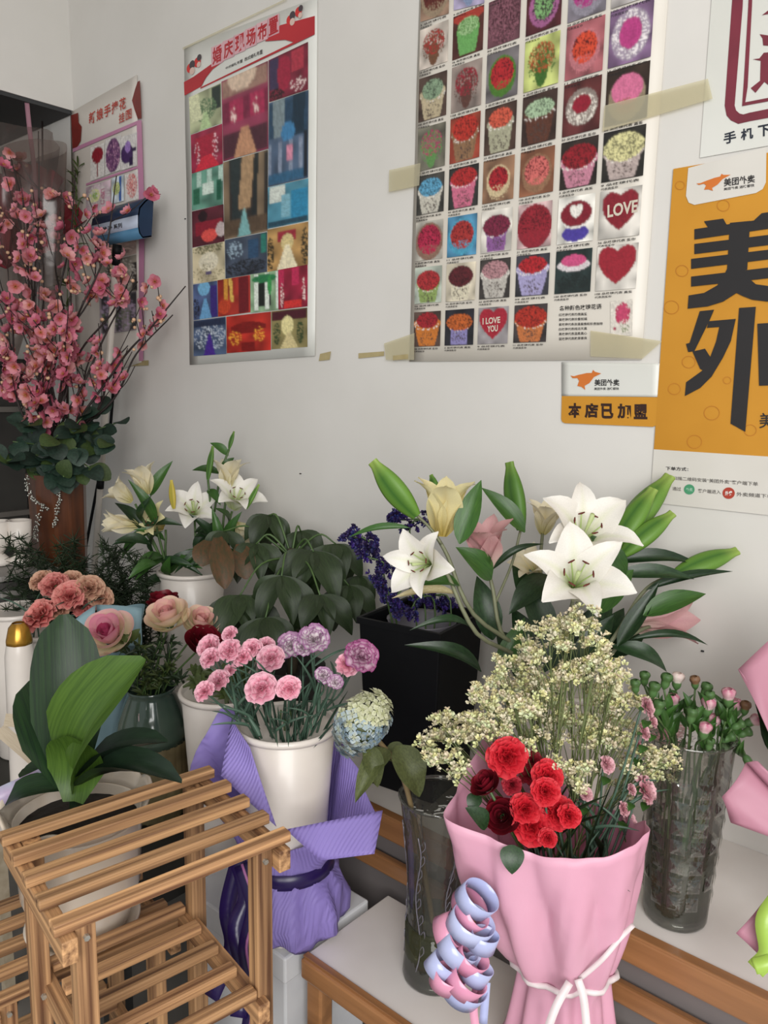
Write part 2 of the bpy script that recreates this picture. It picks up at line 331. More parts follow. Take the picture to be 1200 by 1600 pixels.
wp = [([(42, 420), (180, 357), (182, 530), (48, 580)], 'aab08c', [('rect', '25332f', .4, -.2, 1, 1), ('dots', '5e7a58', .6, 0, 0, .7, .6), ('drape', 'd9dcb4', -.75, .35, .6, -.4), ('aisle', 'b7cf9a', -.1, .08, .4, 0)]),
 ([(50, 582), (185, 533), (188, 705), (54, 748)], '8e2440', [('rect', 'a71f3a', -.7, -.3, .6, .7), ('dots', 'f0c9cf', .25, -.6, -.2, .2, .7), ('dots', 'f0c9cf', .25, .55, 0, .2, .7), ('aisle', 'd02b40', -.3, .3, .8, 0)]),
 ([(54, 750), (188, 707), (188, 880), (55, 908)], '5f8f7d', [('stripe', 'b9d6c8', 9, 0, .2, .2, 1), ('rect', 'd5e6da', -.3, -.3, .4, .3), ('rect', '2e6a50', -.9, -.7, -.5, .1), ('rect', '1f5c46', .6, -.7, .9, .3)]),
 ([(55, 912), (190, 880), (195, 1040), (57, 1067)], '5a2530', [('rect', '8e2233', -.8, -.4, .9, .3), ('ell', '2a1a1f', -.3, .6, .3, .3), ('ell', 'e2564f', .1, -.5, .5, .35), ('ell', 'c7b7b6', .8, -.3, .3, .4)]),
 ([(57, 1070), (195, 1040), (197, 1205), (60, 1223)], 'c8bd9d', [('dots', '6b6a4b', .5, 0, .8, 1, .3), ('ell', 'e6dfc6', 0, .1, .6, .5), ('dots', '8c8360', .2, 0, -.5, 1, .5), ('rect', '5d5377', -.2, -.6, .2, -.4)]),
 ([(182, 352), (382, 262), (384, 640), (190, 695)], '8a3550', [('rect', '9c7a6c', -1, .55, 1, 1), ('ell', 'd8bfa8', -.1, .95, .62, .35), ('rect', 'a92a52', -1, -.15, 1, .45), ('stripe', '7a1f40', 7, 1, .5, -.15, .45), ('dots', 'f5d9d0', .5, -.5, .05, .12, .18), ('dots', 'f5d9d0', .5, .5, .1, .12, .18), ('rect', '4a2230', -1, -1, 1, -.35), ('aisle', 'c3906f', -.3, .15, .5, 0)]),
 ([(190, 700), (382, 645), (380, 995), (195, 1032)], '7c6a55', [('stripe', '2f2c2a', 8, 0, .3, -1, 1), ('drape', '2a3536', -.45, .25, .3, -.6), ('drape', 'b0906d', .15, .28, -.6, -.3), ('drape', '23292b', .5, .1, -.2, -.9), ('rect', '5b4a3a', -1, -1, 1, -.55), ('aisle', '7fb4b4', -.3, .02, .3, -.05)]),
 ([(197, 1035), (378, 1000), (378, 1170), (200, 1200)], '414c5c', [('dots', '9fb6c6', .35, -.5, .4, .4, .5), ('rect', '2f4f6e', .1, -.2, .6, .8), ('rect', '2d7a6c', .7, 0, .95, 1), ('dots', '1d2228', .6, 0, -.6, 1, .4)]),
 ([(385, 260), (555, 180), (555, 385), (387, 440)], '7b2037', [('rect', '3c3050', -1, -.5, -.5, 1), ('rect', 'ad3346', .2, 0, .8, .9), ('ell', '9c1f3c', -.2, .1, .35, .8), ('dots', 'f3dcd8', .35, .5, -.6, .4, .3), ('dots', '201018', .6, -.6, -.8, .4, .3)]),
 ([(387, 445), (557, 388), (555, 765), (383, 805)], '4c5f78', [('rect', '24435c', -1, .1, 1, 1), ('drape', '7d8d92', -.5, .3, .3, .1), ('drape', '122e40', .55, .3, -.3, .05), ('ell', '3e7fae', 0, .2, .35, .22), ('stripe', '8793a8', 12, 0, .4, -.7, 0), ('rect', 'd88ea6', -.05, -.5, .25, -.1), ('rect', '2f5f80', -1, -1, 1, -.72), ('rect', '131b26', .8, -1, 1, .1)]),
 ([(382, 808), (556, 768), (556, 950), (380, 985)], '4f8ba0', [('rect', 'd5dcd3', -.9, .2, -.1, 1), ('rect', '2e86ad', .2, -.8, 1, .6), ('rect', '7fb2c2', -.3, -.6, .15, .5), ('rect', '26495a', -1, -1, 1, -.75)]),
 ([(380, 990), (556, 955), (554, 1140), (380, 1172)], 'b08a55', [('rect', '9e2b3b', -.5, .3, .4, .8), ('ell', 'd8c58c', 0, .25, .3, .4), ('aisle', 'f1e6c3', .1, .1, .5, 0), ('dots', '2c2a1c', .6, -.85, -.2, .18, .8), ('dots', '2c2a1c', .6, .85, -.1, .18, .9)]),
 ([(60, 1227), (163, 1210), (167, 1365), (62, 1380)], '4d5f86', [('rect', '3a2c7a', .4, -1, 1, .8), ('ell', '79b7dd', -.1, .7, .5, .4), ('aisle', '6fa9d6', .1, .1, .5, 0), ('dots', '1e2230', .5, -.8, -.4, .3, .6)]),
 ([(165, 1208), (305, 1185), (307, 1345), (168, 1365)], 'a33127', [('drape', 'd99a3e', -.5, .12, 0, -.5), ('drape', 'e0b75a', -.2, .1, .3, -.3), ('rect', '6e1820', .3, -1, .9, 1), ('ell', 'c8482a', -.6, -.5, .4, .4)]),
 ([(307, 1183), (425, 1165), (427, 1335), (308, 1348)], '8fae8a', [('rect', '16211c', -.4, -.7, .5, .5), ('stripe', 'e3ece0', 8, 0, .3, -.9, 1), ('ell', '2a7d4c', 0, .7, .9, .2), ('ell', '3a9a50', .4, .3, .15, .5)]),
 ([(427, 1163), (553, 1140), (553, 1320), (428, 1335)], '96203a', [('stripe', 'c02b55', 6, .5, .1, .1, 1), ('dots', 'f6dcd5', .4, -.75, -.3, .12, .6), ('dots', 'f6dcd5', .4, .75, -.2, .12, .6), ('rect', 'd1322f', -.6, -1, .6, -.6)]),
 ([(62, 1383), (200, 1365), (203, 1525), (62, 1535)], '4a5c79', [('dots', 'c9d3df', .3, 0, 0, 1, .8), ('rect', '26334d', -1, .6, 1, 1), ('aisle', '4a2d93', .2, .05, .35, 0)]),
 ([(203, 1365), (395, 1343), (395, 1508), (205, 1522)], 'b32d22', [('ell', '7d1613', 0, .3, .8, .3), ('dots', 'f3a93b', .5, -.6, -.2, .3, .4), ('dots', 'f3a93b', .5, .5, -.1, .25, .4), ('rect', '7a1210', -.3, -1, .3, -.5)]),
 ([(397, 1342), (552, 1325), (553, 1495), (398, 1505)], '847a4f', [('rect', '4a1522', -1, .5, 1, 1), ('ell', 'e8dca0', -.1, .2, .35, .5), ('aisle', 'd9c994', -.2, .1, .5, 0), ('dots', '2f4423', .6, -.7, -.2, .2, .6), ('dots', '2f4423', .6, .6, -.2, .2, .6)])]
for i, (q, bg, L) in enumerate(wp):
    photo(pw, [onwall(*sc5(p), .0062) for p in q], picture(34, 100+i, bg, L))
ppoly(pw, [[scB((30, 425)), scB((915, 0)), scB((915, -14)), scB((30, 405))]], M_tape, .0066, 'top_edging')

# ---- rose bouquet chart
pr = thing('rose_chart_poster', 'large rose bouquet chart with rows of captioned flower photos', 'poster', wy(820, 560, -.003))
sheet(pr, [(656, -12), (1052, -110), (1003, 562), (640, 565)], .003, M_paper, wav=.0015)
s6 = lambda p: (600+p[0]/2.727, p[1]/2.727)
s7 = lambda p: (600+p[0]/2.727, 280+p[1]/2.727)
colx = [(143, 258, 270), (278, 402, 255), (422, 552, 230), (578, 720, 205), (748, 902, 180), (925, 1100, 150)]
CX = [(wy(*s7((a, y)))[0], wy(*s7((b, y)))[0]) for a, b, y in colx]
rowz = [((-60, 110), (-300, -150)), ((140, 310), (-195, 45)), ((345, 528), (58, 295)), ((555, 735), (310, 540)), ((758, 922), (566, 776)), ((953, 1115), (814, 1019)), ((1144, 1296), (1049, 1238)), ((1332, 1478), (1275, 1446))]
def rz(row, c, k):
    a = wy(*s6((colx[0][0], rowz[row][0][k])))[2]; b = wy(*s6((colx[5][0]+40, rowz[row][1][k])))[2]
    return lerp(a, b, c/5)
def dome(fl, bowl, fx=.7, fy=.42, cy=.3, bw=.75):
    dk = tuple(x*.55 for x in (int(fl[i:i+2], 16)/255 for i in (0, 2, 4)))
    return [('bowl', bowl, 0, cy-.15, -.98, bw+.08, .55), ('dots', '4a3c38', .22, 0, -.55, .5, .4), ('ell', bowl, 0, cy-.14, bw+.18, fy*.85), ('dots', 'e8e2da', .2, 0, cy-.2, bw+.16, fy*.8), ('ell', fl, 0, cy+.04, fx+.14, fy+.06), ('dots', dk, .3, 0, cy+.04, fx+.12, fy+.05)]
def rnd_(fl, rim, r=.78): return [('ell', rim, 0, -.05, r+.15, r+.12), ('ell', fl, 0, .05, r, r*.9), ('dots', '4a0a14', .25, 0, .05, r, r*.9), ('dots', rim, .25, 0, -.55, r, .35)]
def loose(a, b): return [('ell', b, 0, -.35, .35, .6), ('dots', a, .75, 0, .2, .75, .6), ('dots', b, .3, 0, 0, .8, .8)]
T = [
 [('8d7260', rnd_('5e2620', '97846d')), ('a49bb8', loose('b8323e', '7f8fae')), ('8f8d91', loose('a82d3a', 'd0ced0')), ('7f6a75', rnd_('9f3f62', '6f7a62')), ('7d7a83', rnd_('9c2c66', 'a59fae')), ('b9b3b1', loose('b8a0a8', '8c8fa0'))],
 [('c4b9ae', loose('a4312f', '6d4a34')), ('4a2723', [('ell', 'a73c31', 0, .8, 1, .3), ('bowl', '6aa55c', 0, .3, -.9, .75, .5), ('ell', '9fc28c', 0, .35, .7, .4), ('dots', '5f8b4c', .4, 0, .35, .7, .4)]), ('6d4650', [('dots', '8c5a68', .6, 0, 0, 1, 1), ('dots', '43202b', .3, 0, 0, 1, 1)]), ('4a1f26', [('ell', 'a05f8c', 0, 0, .85, .85), ('ell', '7fae70', 0, .05, .55, .6), ('dots', '30202a', .35, 0, 0, .7, .7)]), ('7d7781', rnd_('a8377d', '8d8894')), ('a9a4a2', loose('8d8790', 'c3c0c2'))],
 [('4a3a33', dome('88a083', 'b7a98b', .6, .4)), ('8a7d76', loose('8f2433', '5a3a33')), ('6f6a6c', rnd_('b1262c', '49752c', .72)), ('b6bf74', loose('a5502d', '3c6527')), ('9c5a60', rnd_('d24a30', 'b97279', .66)), ('7a5f80', [('ell', '9b8c9f', 0, 0, .9, .9), ('dots', 'e6dfe0', .4, 0, 0, .85, .85), ('ell', 'b13d7c', 0, .05, .52, .55)])],
 [('6d6a5d', loose('a93a62', '5e8b4f')), ('8a3b2c', dome('b83328', '8c6a4d', .7, .5, .4)), ('47352d', dome('cf5a44', 'a8a68d', .6, .35, .4, .7)), ('3a2a25', dome('a7c09d', '5a3528', .7, .3, .35)), ('5a2a2a', [('ell', '8c7f78', 0, 0, .85, .7), ('dots', 'ddd6cb', .4, 0, -.1, .8, .6), ('ell', '8d1a2e', 0, .1, .5, .35)]), ('33261f', [('ell', '8b7d66', 0, -.1, .88, .85), ('ell', 'cf6f93', 0, .2, .75, .55), ('dots', '9a6a3f', .5, 0, -.4, .5, .3)])],
 [('3c3a36', dome('5fa3c6', 'c3bfb2', .7, .4)), ('2c2c2a', dome('b32b2c', 'c76b86', .75, .38, .45)), ('8c6a52', rnd_('a81f2a', 'cbb892', .62)), ('8a5a42', rnd_('cf6b66', '8e6a50', .72)), ('2d2420', dome('8f1a26', 'c08094', .8, .45, .25, .85)), ('262420', dome('d8d29a', 'b5a5a0', .85, .5, .25, .8))],
 [('a8a49a', rnd_('b02548', '8a6a5a', .85)), ('4c86a8', rnd_('a83230', '4b9ab8', .78)), ('d2cdc4', dome('7b2440', '8a5a94', .75, .45, .2, .6)), ('c7a8a8', rnd_('92202e', '8a2230', .88)), ('d8d5cd', [('ell', '4a3c98', 0, -.6, .75, .35), ('ell', 'e0dcd6', 0, .0, .75, .4), ('ell', '7d1a2a', 0, .25, .85, .55), ('heart', 'e6e2da', 0, .3, .32)]), ('cfcac2', [('heart', '831c2a', 0, 0, .85)])],
 [('a8b0a4', dome('b02f33', '8aa05c', .72, .5, .2, .7)), ('cfc5b0', dome('5c1f26', 'd8d0b8', .7, .5, .25, .6)), ('3d3835', dome('b98a8f', 'b9b4ac', .7, .4, .4, .8)), ('33333a', dome('b3222a', 'a39cc4', .7, .35, .45, .85)), ('23302f', [('ell', 'd8d0d2', 0, .3, .9, .3), ('ell', 'c8507f', 0, .5, .7, .28), ('dots', '1a2422', .6, 0, -.5, .9, .4)]), ('cdc8c0', [('heart', '96202f', 0, 0, .9)])],
 [('54423a', dome('a3222c', 'c7752e', .65, .4, .45, .85)), ('24232a', dome('c4622a', '8a83b5', .75, .42, .25, .5)), ('8f8a8c', [('heart', 'a32334', 0, 0, .88)]), ('3a3333', dome('b23022', 'c0713f', .85, .5, .3, .8))]]
caps = ['朵玫瑰代表', '朵玫瑰代表 爱你', '朵玫瑰代表 真爱']
for r in range(8):
    for c in range(len(T[r])):
        x0, x1 = CX[c]; z1, z0 = rz(r, c, 0), rz(r, c, 1); sl = (rz(r, min(c+1, 5), 0)-rz(r, max(c-1, 0), 0))*.25
        C = [Vector((x0, -.0066, z1-sl)), Vector((x1, -.0066, z1+sl)), Vector((x1, -.0066, z0+sl)), Vector((x0, -.0066, z0-sl))]
        if C[2].z > 2.6: continue
        bg, L = T[r][c]; photo(pr, C, picture(36, 300+r*10+c, bg, L))
        hgt = (z1-z0)*.045; k = caps[(r+c) % 3]
        wtext(pr, str([3, 9, 11, 19, 21, 33, 36, 50, 66, 99, 100, 108][(r*5+c) % 12])+' '+k, x0, lerp(x0, x1, .92), z0-hgt*2.1, z0-hgt*.9, -.0067, M_ink, .01, 'caption')
        wtext(pr, '代表我爱你', x0, lerp(x0, x1, .42), z0-hgt*3.7, z0-hgt*2.6, -.0067, M_ink, .01, 'caption')
M_cream = mat('cream_print', 'd8cfc0', 'cdc3b2', 8, .5)
for s, q in (('LOVE', [(952, 110), (1082, 85), (1080, 140), (952, 165)]), ('I LOVE', [(420, 592), (495, 585), (495, 612), (420, 620)]), ('YOU', [(440, 625), (485, 620), (485, 648), (440, 652)])):
    ptext(pr, s, [s7(p) for p in q], M_cream, .0072, .03)
ptext(pr, '各种颜色玫瑰花语', [s7(p) for p in ((748, 540), (927, 530), (927, 553), (748, 560))], M_ink, .0066, .012)
for i, s in enumerate(['红玫瑰代表热情真爱', '黄玫瑰代表珍重祝福', '紫玫瑰代表浪漫真情和珍贵独特', '白玫瑰代表纯洁天真', '黑玫瑰代表温柔真心', '蓝玫瑰代表敦厚善良']):
    y0 = 572+i*20.5; x1 = 865 if i != 2 else 932
    ptext(pr, s, [s7(p) for p in ((745, y0), (x1, y0-4), (x1, y0+8), (745, y0+12))], M_ink, .0066, .01)
photo(pr, [onwall(*s7(p), .0066) for p in ((965, 520), (1060, 510), (1058, 665), (965, 672))], picture(26, 777, 'd9d2c8', [('ell', 'd9d2c8', 0, 0, 3, 3), ('dots', 'b8365c', .8, .1, .25, .7, .6), ('ell', 'c04468', .1, .3, .5, .4), ('dots', '6f7d52', .3, .3, -.5, .4, .3), ('ell', 'a83050', -.6, -.55, .12, .1)]), 'rose_drawing')
sheet(pr, [s7(p) for p in ((0, 700), (130, 655), (128, 770), (8, 770))], .0092, M_tape, 'tape', .0006)
sheet(pr, [s7(p) for p in ((38, 752), (102, 745), (102, 765), (38, 772))], .0105, M_tape2, 'tape', .0006)
sheet(pr, [s7(p) for p in ((880, 645), (1185, 690), (1100, 765), (880, 755))], .0092, M_tape, 'tape', .0006)
sheet(pr, [s6(p) for p in ((22, 725), (155, 695), (150, 790), (20, 818))], .0092, M_tape, 'tape', .0006)
sheet(pr, [s6(p) for p in ((940, 450), (1380, 335), (1400, 420), (930, 560))], .0092, M_tape, 'tape', .0006)

# ---- loose pieces of old tape left on the wall
for q, lab in (([(500, 553), (517, 549), (515, 562), (498, 564)], 'brown tape scrap at the lower corner of the wedding poster'), ([(180, 566), (232, 563), (232, 571), (180, 573)], 'brown tape strip on the wall under the bridal bouquet poster'),
               ([(560, 552), (600, 549), (600, 556), (560, 560)], 'faint tape strip left on bare wall between the two large posters')):
    t = sheet(None, q, .003, M_tape2, 'tape_strip', .0006); tag(t, lab, 'tape')

# ---- bridal bouquet poster
pb = thing('bridal_poster', 'narrow pink-framed bridal bouquet poster in the far corner', 'poster', wy(165, 560, -.003))
sB = lambda p: (100+p[0]/7.2714, 110+p[1]/7.2714)
sheet(pb, [(110, 176), (214, 117), (222, 566), (122, 600)], .003, mat('poster_paper_cream', 'd8d2ca', 'ccc4bb', 4, .45), wav=.0018)
M_pinkp = mat('rose_pink_print', 'c389a8', 'b87d9d', 8, .5)
ppoly(pb, [[sB(p) for p in q] for q in ([(100, 885), (860, 560), (860, 600), (100, 930)], [(825, 590), (880, 560), (915, 1600), (900, 3300), (850, 3300), (850, 1600)], [(250, 1285), (840, 1085), (840, 1110), (250, 1310)])], M_pinkp, .0075, 'pink_frame')
M_brk = mat('brick_red_print', '7e2c24', '6d241f', 30, .5)
ppoly(pb, [[sB(p) for p in q] for q in ([(80, 510), (160, 480), (165, 590), (200, 640), (190, 800), (150, 870), (95, 890)], [(835, 130), (862, 115), (880, 545), (838, 552), (800, 440), (772, 340), (805, 220)])], M_brk, .0076, 'rose_border', True)
for i, ch in enumerate('新娘手捧花'):
    x0, x1 = 282+i*86, 282+i*86+74; y = lambda x: 560-(x-282)*.46
    ptext(pb, ch, [sB((x0, y(x0)-75)), sB((x1, y(x1)-75)), sB((x1, y(x1)+60)), sB((x0, y(x0)+60))], mat('vermilion_print', 'bb4436', 'b03c30', 8, .5), .0076, .02, 'headline_character')
for i, ch in enumerate('挂图'):
    x0, x1 = 622+i*78, 622+i*78+66; y = lambda x: 548-(x-622)*.46
    ptext(pb, ch, [sB((x0, y(x0)-52)), sB((x1, y(x1)-52)), sB((x1, y(x1)+58)), sB((x0, y(x0)+58))], mat('vermilion_print'), .0076, .012, 'headline_character')
bp = [([(300, 880), (460, 820), (460, 1200), (300, 1260)], 'e0dcd8', [('ell', 'e0dcd8', 0, 0, 3, 3), ('rect', '8f3a40', -.05, -.9, .08, 0), ('dots', '8d2230', .9, 0, .4, .8, .5), ('ell', '8d2230', 0, .4, .6, .4)]),
 ([(465, 800), (650, 730), (650, 1130), (465, 1195)], 'd9d5d2', [('ell', 'd9d5d2', 0, 0, 3, 3), ('ell', '7c4f78', 0, 0, .9, .98), ('dots', 'd5a5bd', .35, 0, 0, .85, .9), ('dots', '4a2a58', .25, 0, 0, .9, .95)]),
 ([(640, 760), (830, 700), (830, 1080), (640, 1140)], 'd9d5d2', [('ell', 'd9d5d2', 0, 0, 3, 3), ('ell', '43285c', -.2, -.1, .75, .6), ('ell', '9d7cc0', -.1, .3, .35, .35), ('rect', '2f1d45', .4, -.1, .9, .15), ('rect', '2f1d45', .1, -.9, .5, -.4)]),
 ([(690, 1190), (840, 1140), (850, 1460), (700, 1500)], 'e0dcd8', [('ell', 'e0dcd8', 0, 0, 3, 3), ('dots', 'c4545c', .8, 0, .1, .8, .9), ('dots', 'e8b5ac', .4, 0, .1, .8, .9)]),
 ([(540, 1230), (680, 1180), (680, 1480), (540, 1520)], 'c5cfd6', [('rect', '3a5fa5', .2, -1, .6, 1), ('ell', 'c9cf96', -.2, .1, .6, .5), ('dots', '8fa552', .3, -.2, .1, .6, .5)]),
 ([(250, 1330), (530, 1240), (530, 1560), (250, 1640)], 'c9b3bd', [('ell', 'e4e6a8', -.3, .2, .45, .5), ('ell', '8cb54a', -.25, .2, .2, .25), ('rect', 'b46a86', .2, -.6, .5, .5), ('dots', 'd9d5d2', .3, 0, 0, 1, 1)]),
 ([(360, 2000), (820, 1880), (820, 2080), (360, 2180)], 'a29087', [('rect', '1d181b', -1, -1, -.3, .6), ('rect', 'c9a78e', -.2, -.8, .2, 1), ('dots', 'e0c8bb', .3, 0, 0, 1, 1)]),
 ([(400, 2200), (820, 2090), (830, 2500), (410, 2560)], '8a8478', [('ell', 'c7a548', -.2, .5, .3, .35), ('stripe', '2a2523', 9, 0, .3, -1, .6), ('dots', 'cfc9bd', .3, 0, 0, 1, 1)]),
 ([(400, 2570), (820, 2510), (820, 2950), (410, 3000)], '9a8f94', [('stripe', '37343a', 8, 1, .2, -1, 1), ('dots', 'b7a5c0', .4, 0, 0, 1, 1), ('dots', '607a48', .2, 0, -.3, 1, .6)])]
for i, (q, bg, L) in enumerate(bp): photo(pb, [onwall(*sB(p), .0076) for p in q], picture(28, 700+i, bg, L))

# ---- takeaway posters on the right
M_yel = mat('mustard_print', 'c98d28', 'bd821f', 5, .45)
M_oran = mat('orange_print', 'd2762f', 'c66a26', 8, .5)
M_offw = mat('off_white_print', 'dad6cf', 'd0ccc4', 5, .45)
M_wtxt = mat('white_print', 'ebe6e0', 'e4dfd8', 5, .5)
sY = lambda p: (1040+p[0]/3.331, 240+p[1]/3.331)
py = thing('takeaway_poster', 'mustard yellow takeaway poster with huge black characters over a white notice strip', 'poster', wy(1110, 790, -.003))
def edge(px0, py0, X):    # the same height further along the wall
    p = wy(px0, py0, 0); return Vector((X, -.003, p.z))
def rect_world(parent, x0, x1, zt0, zt1, zb0, zb1, y, m, name):
    mb = MB().grid(lambda u, v: Vector((lerp(x0, x1, u), y, lerp(lerp(zt0, zt1, u), lerp(zb0, zb1, u), v))), 2, 2)
    o = part(name, mb, m, parent, False); s = o.modifiers.new('thickness', 'SOLIDIFY'); s.thickness = .0012; s.offset = 0; return o
a, b, c = wy(1051, 265), wy(1025, 702), wy(1021, 785)
XR = -.03
rect_world(py, (a.x+b.x)/2, XR, a.z, a.z, b.z, b.z, -.003, M_yel, 'yellow_sheet')
rect_world(py, (a.x+b.x)/2, XR, b.z, b.z, c.z, c.z, -.003, M_offw, 'notice_strip')
ppoly(py, [[sY(p) for p in ((118, 75), (525, -35), (522, 150), (505, 185), (470, 205), (150, 267), (120, 255), (106, 220))]], M_offw, .0048, 'logo_panel')
def kangaroo(parent, f, lift):
    ppoly(parent, [[f(p) for p in ((0, 25), (20, 30), (45, 22), (90, 12), (118, 12), (125, -8), (135, 5), (170, 17), (130, 38), (105, 75), (78, 92), (82, 118), (60, 98), (38, 92), (48, 60), (38, 42), (12, 42))]], M_oran, lift, 'logo_animal')
kangaroo(py, lambda p: sY((160+p[0]*1.05, 140+p[1]*.62-p[0]*.24)), .0056)
ptext(py, '美团外卖', [sY(p) for p in ((303, 130), (465, 108), (465, 150), (303, 172))], M_ink, .0056, .02)
ptext(py, '美团外卖 送啥都快', [sY(p) for p in ((303, 178), (462, 156), (462, 172), (303, 192))], M_ink, .0056, .012)
BIG = [[(200, 352), (300, 338), (318, 370), (225, 390)], [(150, 393), (640, 322), (640, 376), (150, 447)], [(150, 470), (640, 410), (640, 463), (150, 523)], [(133, 548), (660, 485), (660, 535), (133, 600)],
 [(335, 360), (440, 350), (425, 605), (320, 605)], [(133, 640), (660, 578), (660, 635), (133, 692)], [(455, 352), (500, 310), (590, 296), (560, 352)],
 [(320, 600), (420, 590), (395, 690), (370, 725), (300, 770), (220, 795), (115, 807), (120, 738), (200, 725), (270, 685), (300, 640)], [(370, 725), (400, 620), (470, 680), (560, 692), (660, 680), (660, 755), (533, 770), (450, 760), (400, 740)]]
WAI = [[(178, 820), (253, 812), (228, 870), (150, 1028), (118, 1033), (106, 990), (125, 985)], [(225, 872), (365, 860), (355, 897), (215, 907)],
 [(285, 880), (365, 862), (340, 975), (300, 1060), (240, 1160), (180, 1220), (100, 1262), (107, 1190), (190, 1130), (230, 1065), (262, 980)], [(140, 1030), (205, 1015), (240, 1070), (215, 1140), (180, 1120)],
 [(383, 803), (470, 797), (415, 1448), (338, 1405)], [(478, 885), (590, 878), (590, 1205), (487, 1208)]]
ppoly(py, [[sY(p) for p in q] for q in BIG], M_ink, .0052, 'giant_character')
ppoly(py, [[sY(p) for p in q] for q in WAI], M_ink, .0052, 'giant_character')
for s, x0, x1, z0, z1 in (('团', -.235, -.06, 1.475, 1.63), ('卖', -.225, -.06, 1.30, 1.47)): wtext(py, s, x0, x1, z0, z1, -.0052, M_ink, .05, 'giant_character')
ptext(py, '美团', [sY(p) for p in ((488, 1350), (640, 1345), (640, 1420), (488, 1430))], M_ink, .0052, .01)
M_yel2 = mat('faint_orange_line', 'bd7a20', 'b5731c', 5, .5)
for (x, y, r) in ((75, 165, 26), (85, 610, 34), (120, 1085, 36), (45, 1225, 34), (240, 1350, 42), (320, 1180, 22), (150, 1500, 40), (300, 270, 34), (440, 1440, 34), (30, 800, 40)):
    mb = MB()
    ring = lambda R, y_: [onwall(*sY((x+R*cos(k*pi/10), y+R*sin(k*pi/10)*.9)), y_) for k in range(20)]
    o_, i_ = ring(r, .0044), ring(r-4, .0044); mb.add(o_+i_, [(k, 20+k, 20+(k+1) % 20, (k+1) % 20) for k in range(20)])
    part('faint_doodle', mb, M_yel2, py, False)
sN = lambda p: (1020+p[0]/6.667, 690+p[1]/6.667)
ptext(py, '下单方式：', [sN(p) for p in ((135, 258), (370, 270), (370, 308), (135, 298))], M_ink, .0045, .02)
M_gtxt = mat('grey_print', '6d6965', '625e5a', 8, .6)
ptext(py, '扫描二维码安装“美团外卖”客户端下单', [sN(p) for p in ((210, 360), (1095, 420), (1095, 465), (210, 398))], M_gtxt, .0045, .01)
ptext(py, '通过', [sN(p) for p in ((205, 470), (295, 475), (295, 515), (205, 508))], M_gtxt, .0045, .01)
ptext(py, '客户端进入', [sN(p) for p in ((470, 490), (708, 505), (708, 548), (470, 532))], M_gtxt, .0045, .01)
ptext(py, '外卖频道下单', [sN(p) for p in ((872, 525), (1250, 550), (1250, 592), (872, 568))], M_gtxt, .0045, .01)
def disc(parent, c, rx, ry, f, m, lift, name): ppoly(parent, [[f((c[0]+rx*cos(k*pi/12), c[1]+ry*sin(k*pi/12))) for k in range(24)]], m, lift, name)
M_dgr = mat('green_print', '4f9d74', '458f68', 8, .5); M_dre = mat('dark_red_print', 'b0402f', 'a63a2a', 8, .5)
disc(py, (153, 370), 30, 32, sN, M_oran, .0045, 'number_dot'); disc(py, (380, 498), 56, 53, sN, M_dgr, .0045, 'round_badge'); disc(py, (790, 537), 64, 60, sN, M_dre, .0045, 'round_badge')
ptext(py, '外卖', [sN(p) for p in ((345, 480), (415, 482), (415, 520), (345, 516))], mat('pale_green_print', 'a5cfb5', 'a0c8b0', 5, .5), .0052, .02)
ptext(py, '外卖', [sN(p) for p in ((752, 515), (832, 512), (820, 560), (750, 562))], M_wtxt, .0052, .03)

# small sticker beside it
ps = thing('franchise_sticker', 'small white and mustard shop sticker with five bold dark characters', 'sticker', wy(950, 660, -.003))
sS = lambda p: (870+p[0]/7.0588, 560+p[1]/7.0588)
sheet(ps, [sS(p) for p in ((55, 40), (1148, 55), (1135, 425), (55, 415))], .0026, M_paper2, 'white_panel', .0008)
ppoly(ps, [[sS(p) for p in ((55, 415), (1135, 428), (1100, 735), (1060, 755), (90, 715), (60, 700), (48, 670))]], M_yel, .0034, 'yellow_band')
for i, ch in enumerate('本店已加盟'):
    x0, x1 = 125+i*181, 125+i*181+(150 if i != 2 else 138)
    ptext(ps, ch, [sS(p) for p in ((x0, 490+i*3), (x1, 492+i*3), (x1, 656+i*4), (x0, 654+i*4))], mat('brown_black_print', '33190f', '2c150d', 5, .5), .0042, .045, 'bold_character')
kangaroo(ps, lambda p: sS((150+p[0]*2.0, 145+p[1]*1.75-p[0]*.05)), .0042)
ptext(ps, '美团外卖', [sS(p) for p in ((415, 230), (690, 228), (690, 303), (415, 303))], M_ink, .0042, .02)
ptext(ps, '美团外卖 送啥都快', [sS(p) for p in ((412, 320), (685, 318), (685, 348), (412, 350))], M_ink, .0042, .01)

# red seal poster
pq = thing('seal_poster', 'white order notice printed with a maroon seal frame above dark small characters', 'poster', wy(1150, 245, -.003))
a = wy(1094, 250); b = wy(1108, -40)
rect_world(pq, a.x, -.06, b.z+.16, b.z+.16, a.z+.003, a.z+.003, -.0018, M_paper2, 'sheet')
M_maroon = mat('maroon_print', '7c2c3c', '6d2634', 12, .5)
sQ = lambda p: (1080+p[0]/5.158, p[1]/5.158)
ppoly(pq, [[sQ(p) for p in q] for q in ([(345, -350), (430, -350), (415, 50), (350, 850), (270, 850), (330, 0)], [(350, 850), (362, 890), (390, 915), (420, 922), (480, 905), (480, 975), (380, 998), (320, 970), (285, 930), (270, 850)],
    [(470, 908), (1000, 800), (1000, 880), (470, 977)], [(475, -350), (505, -350), (490, 50), (455, 700), (435, 830), (410, 855), (425, 640), (460, 50)], [(410, 855), (430, 825), (1000, 715), (1000, 745)])], M_maroon, .0032, 'seal_frame')
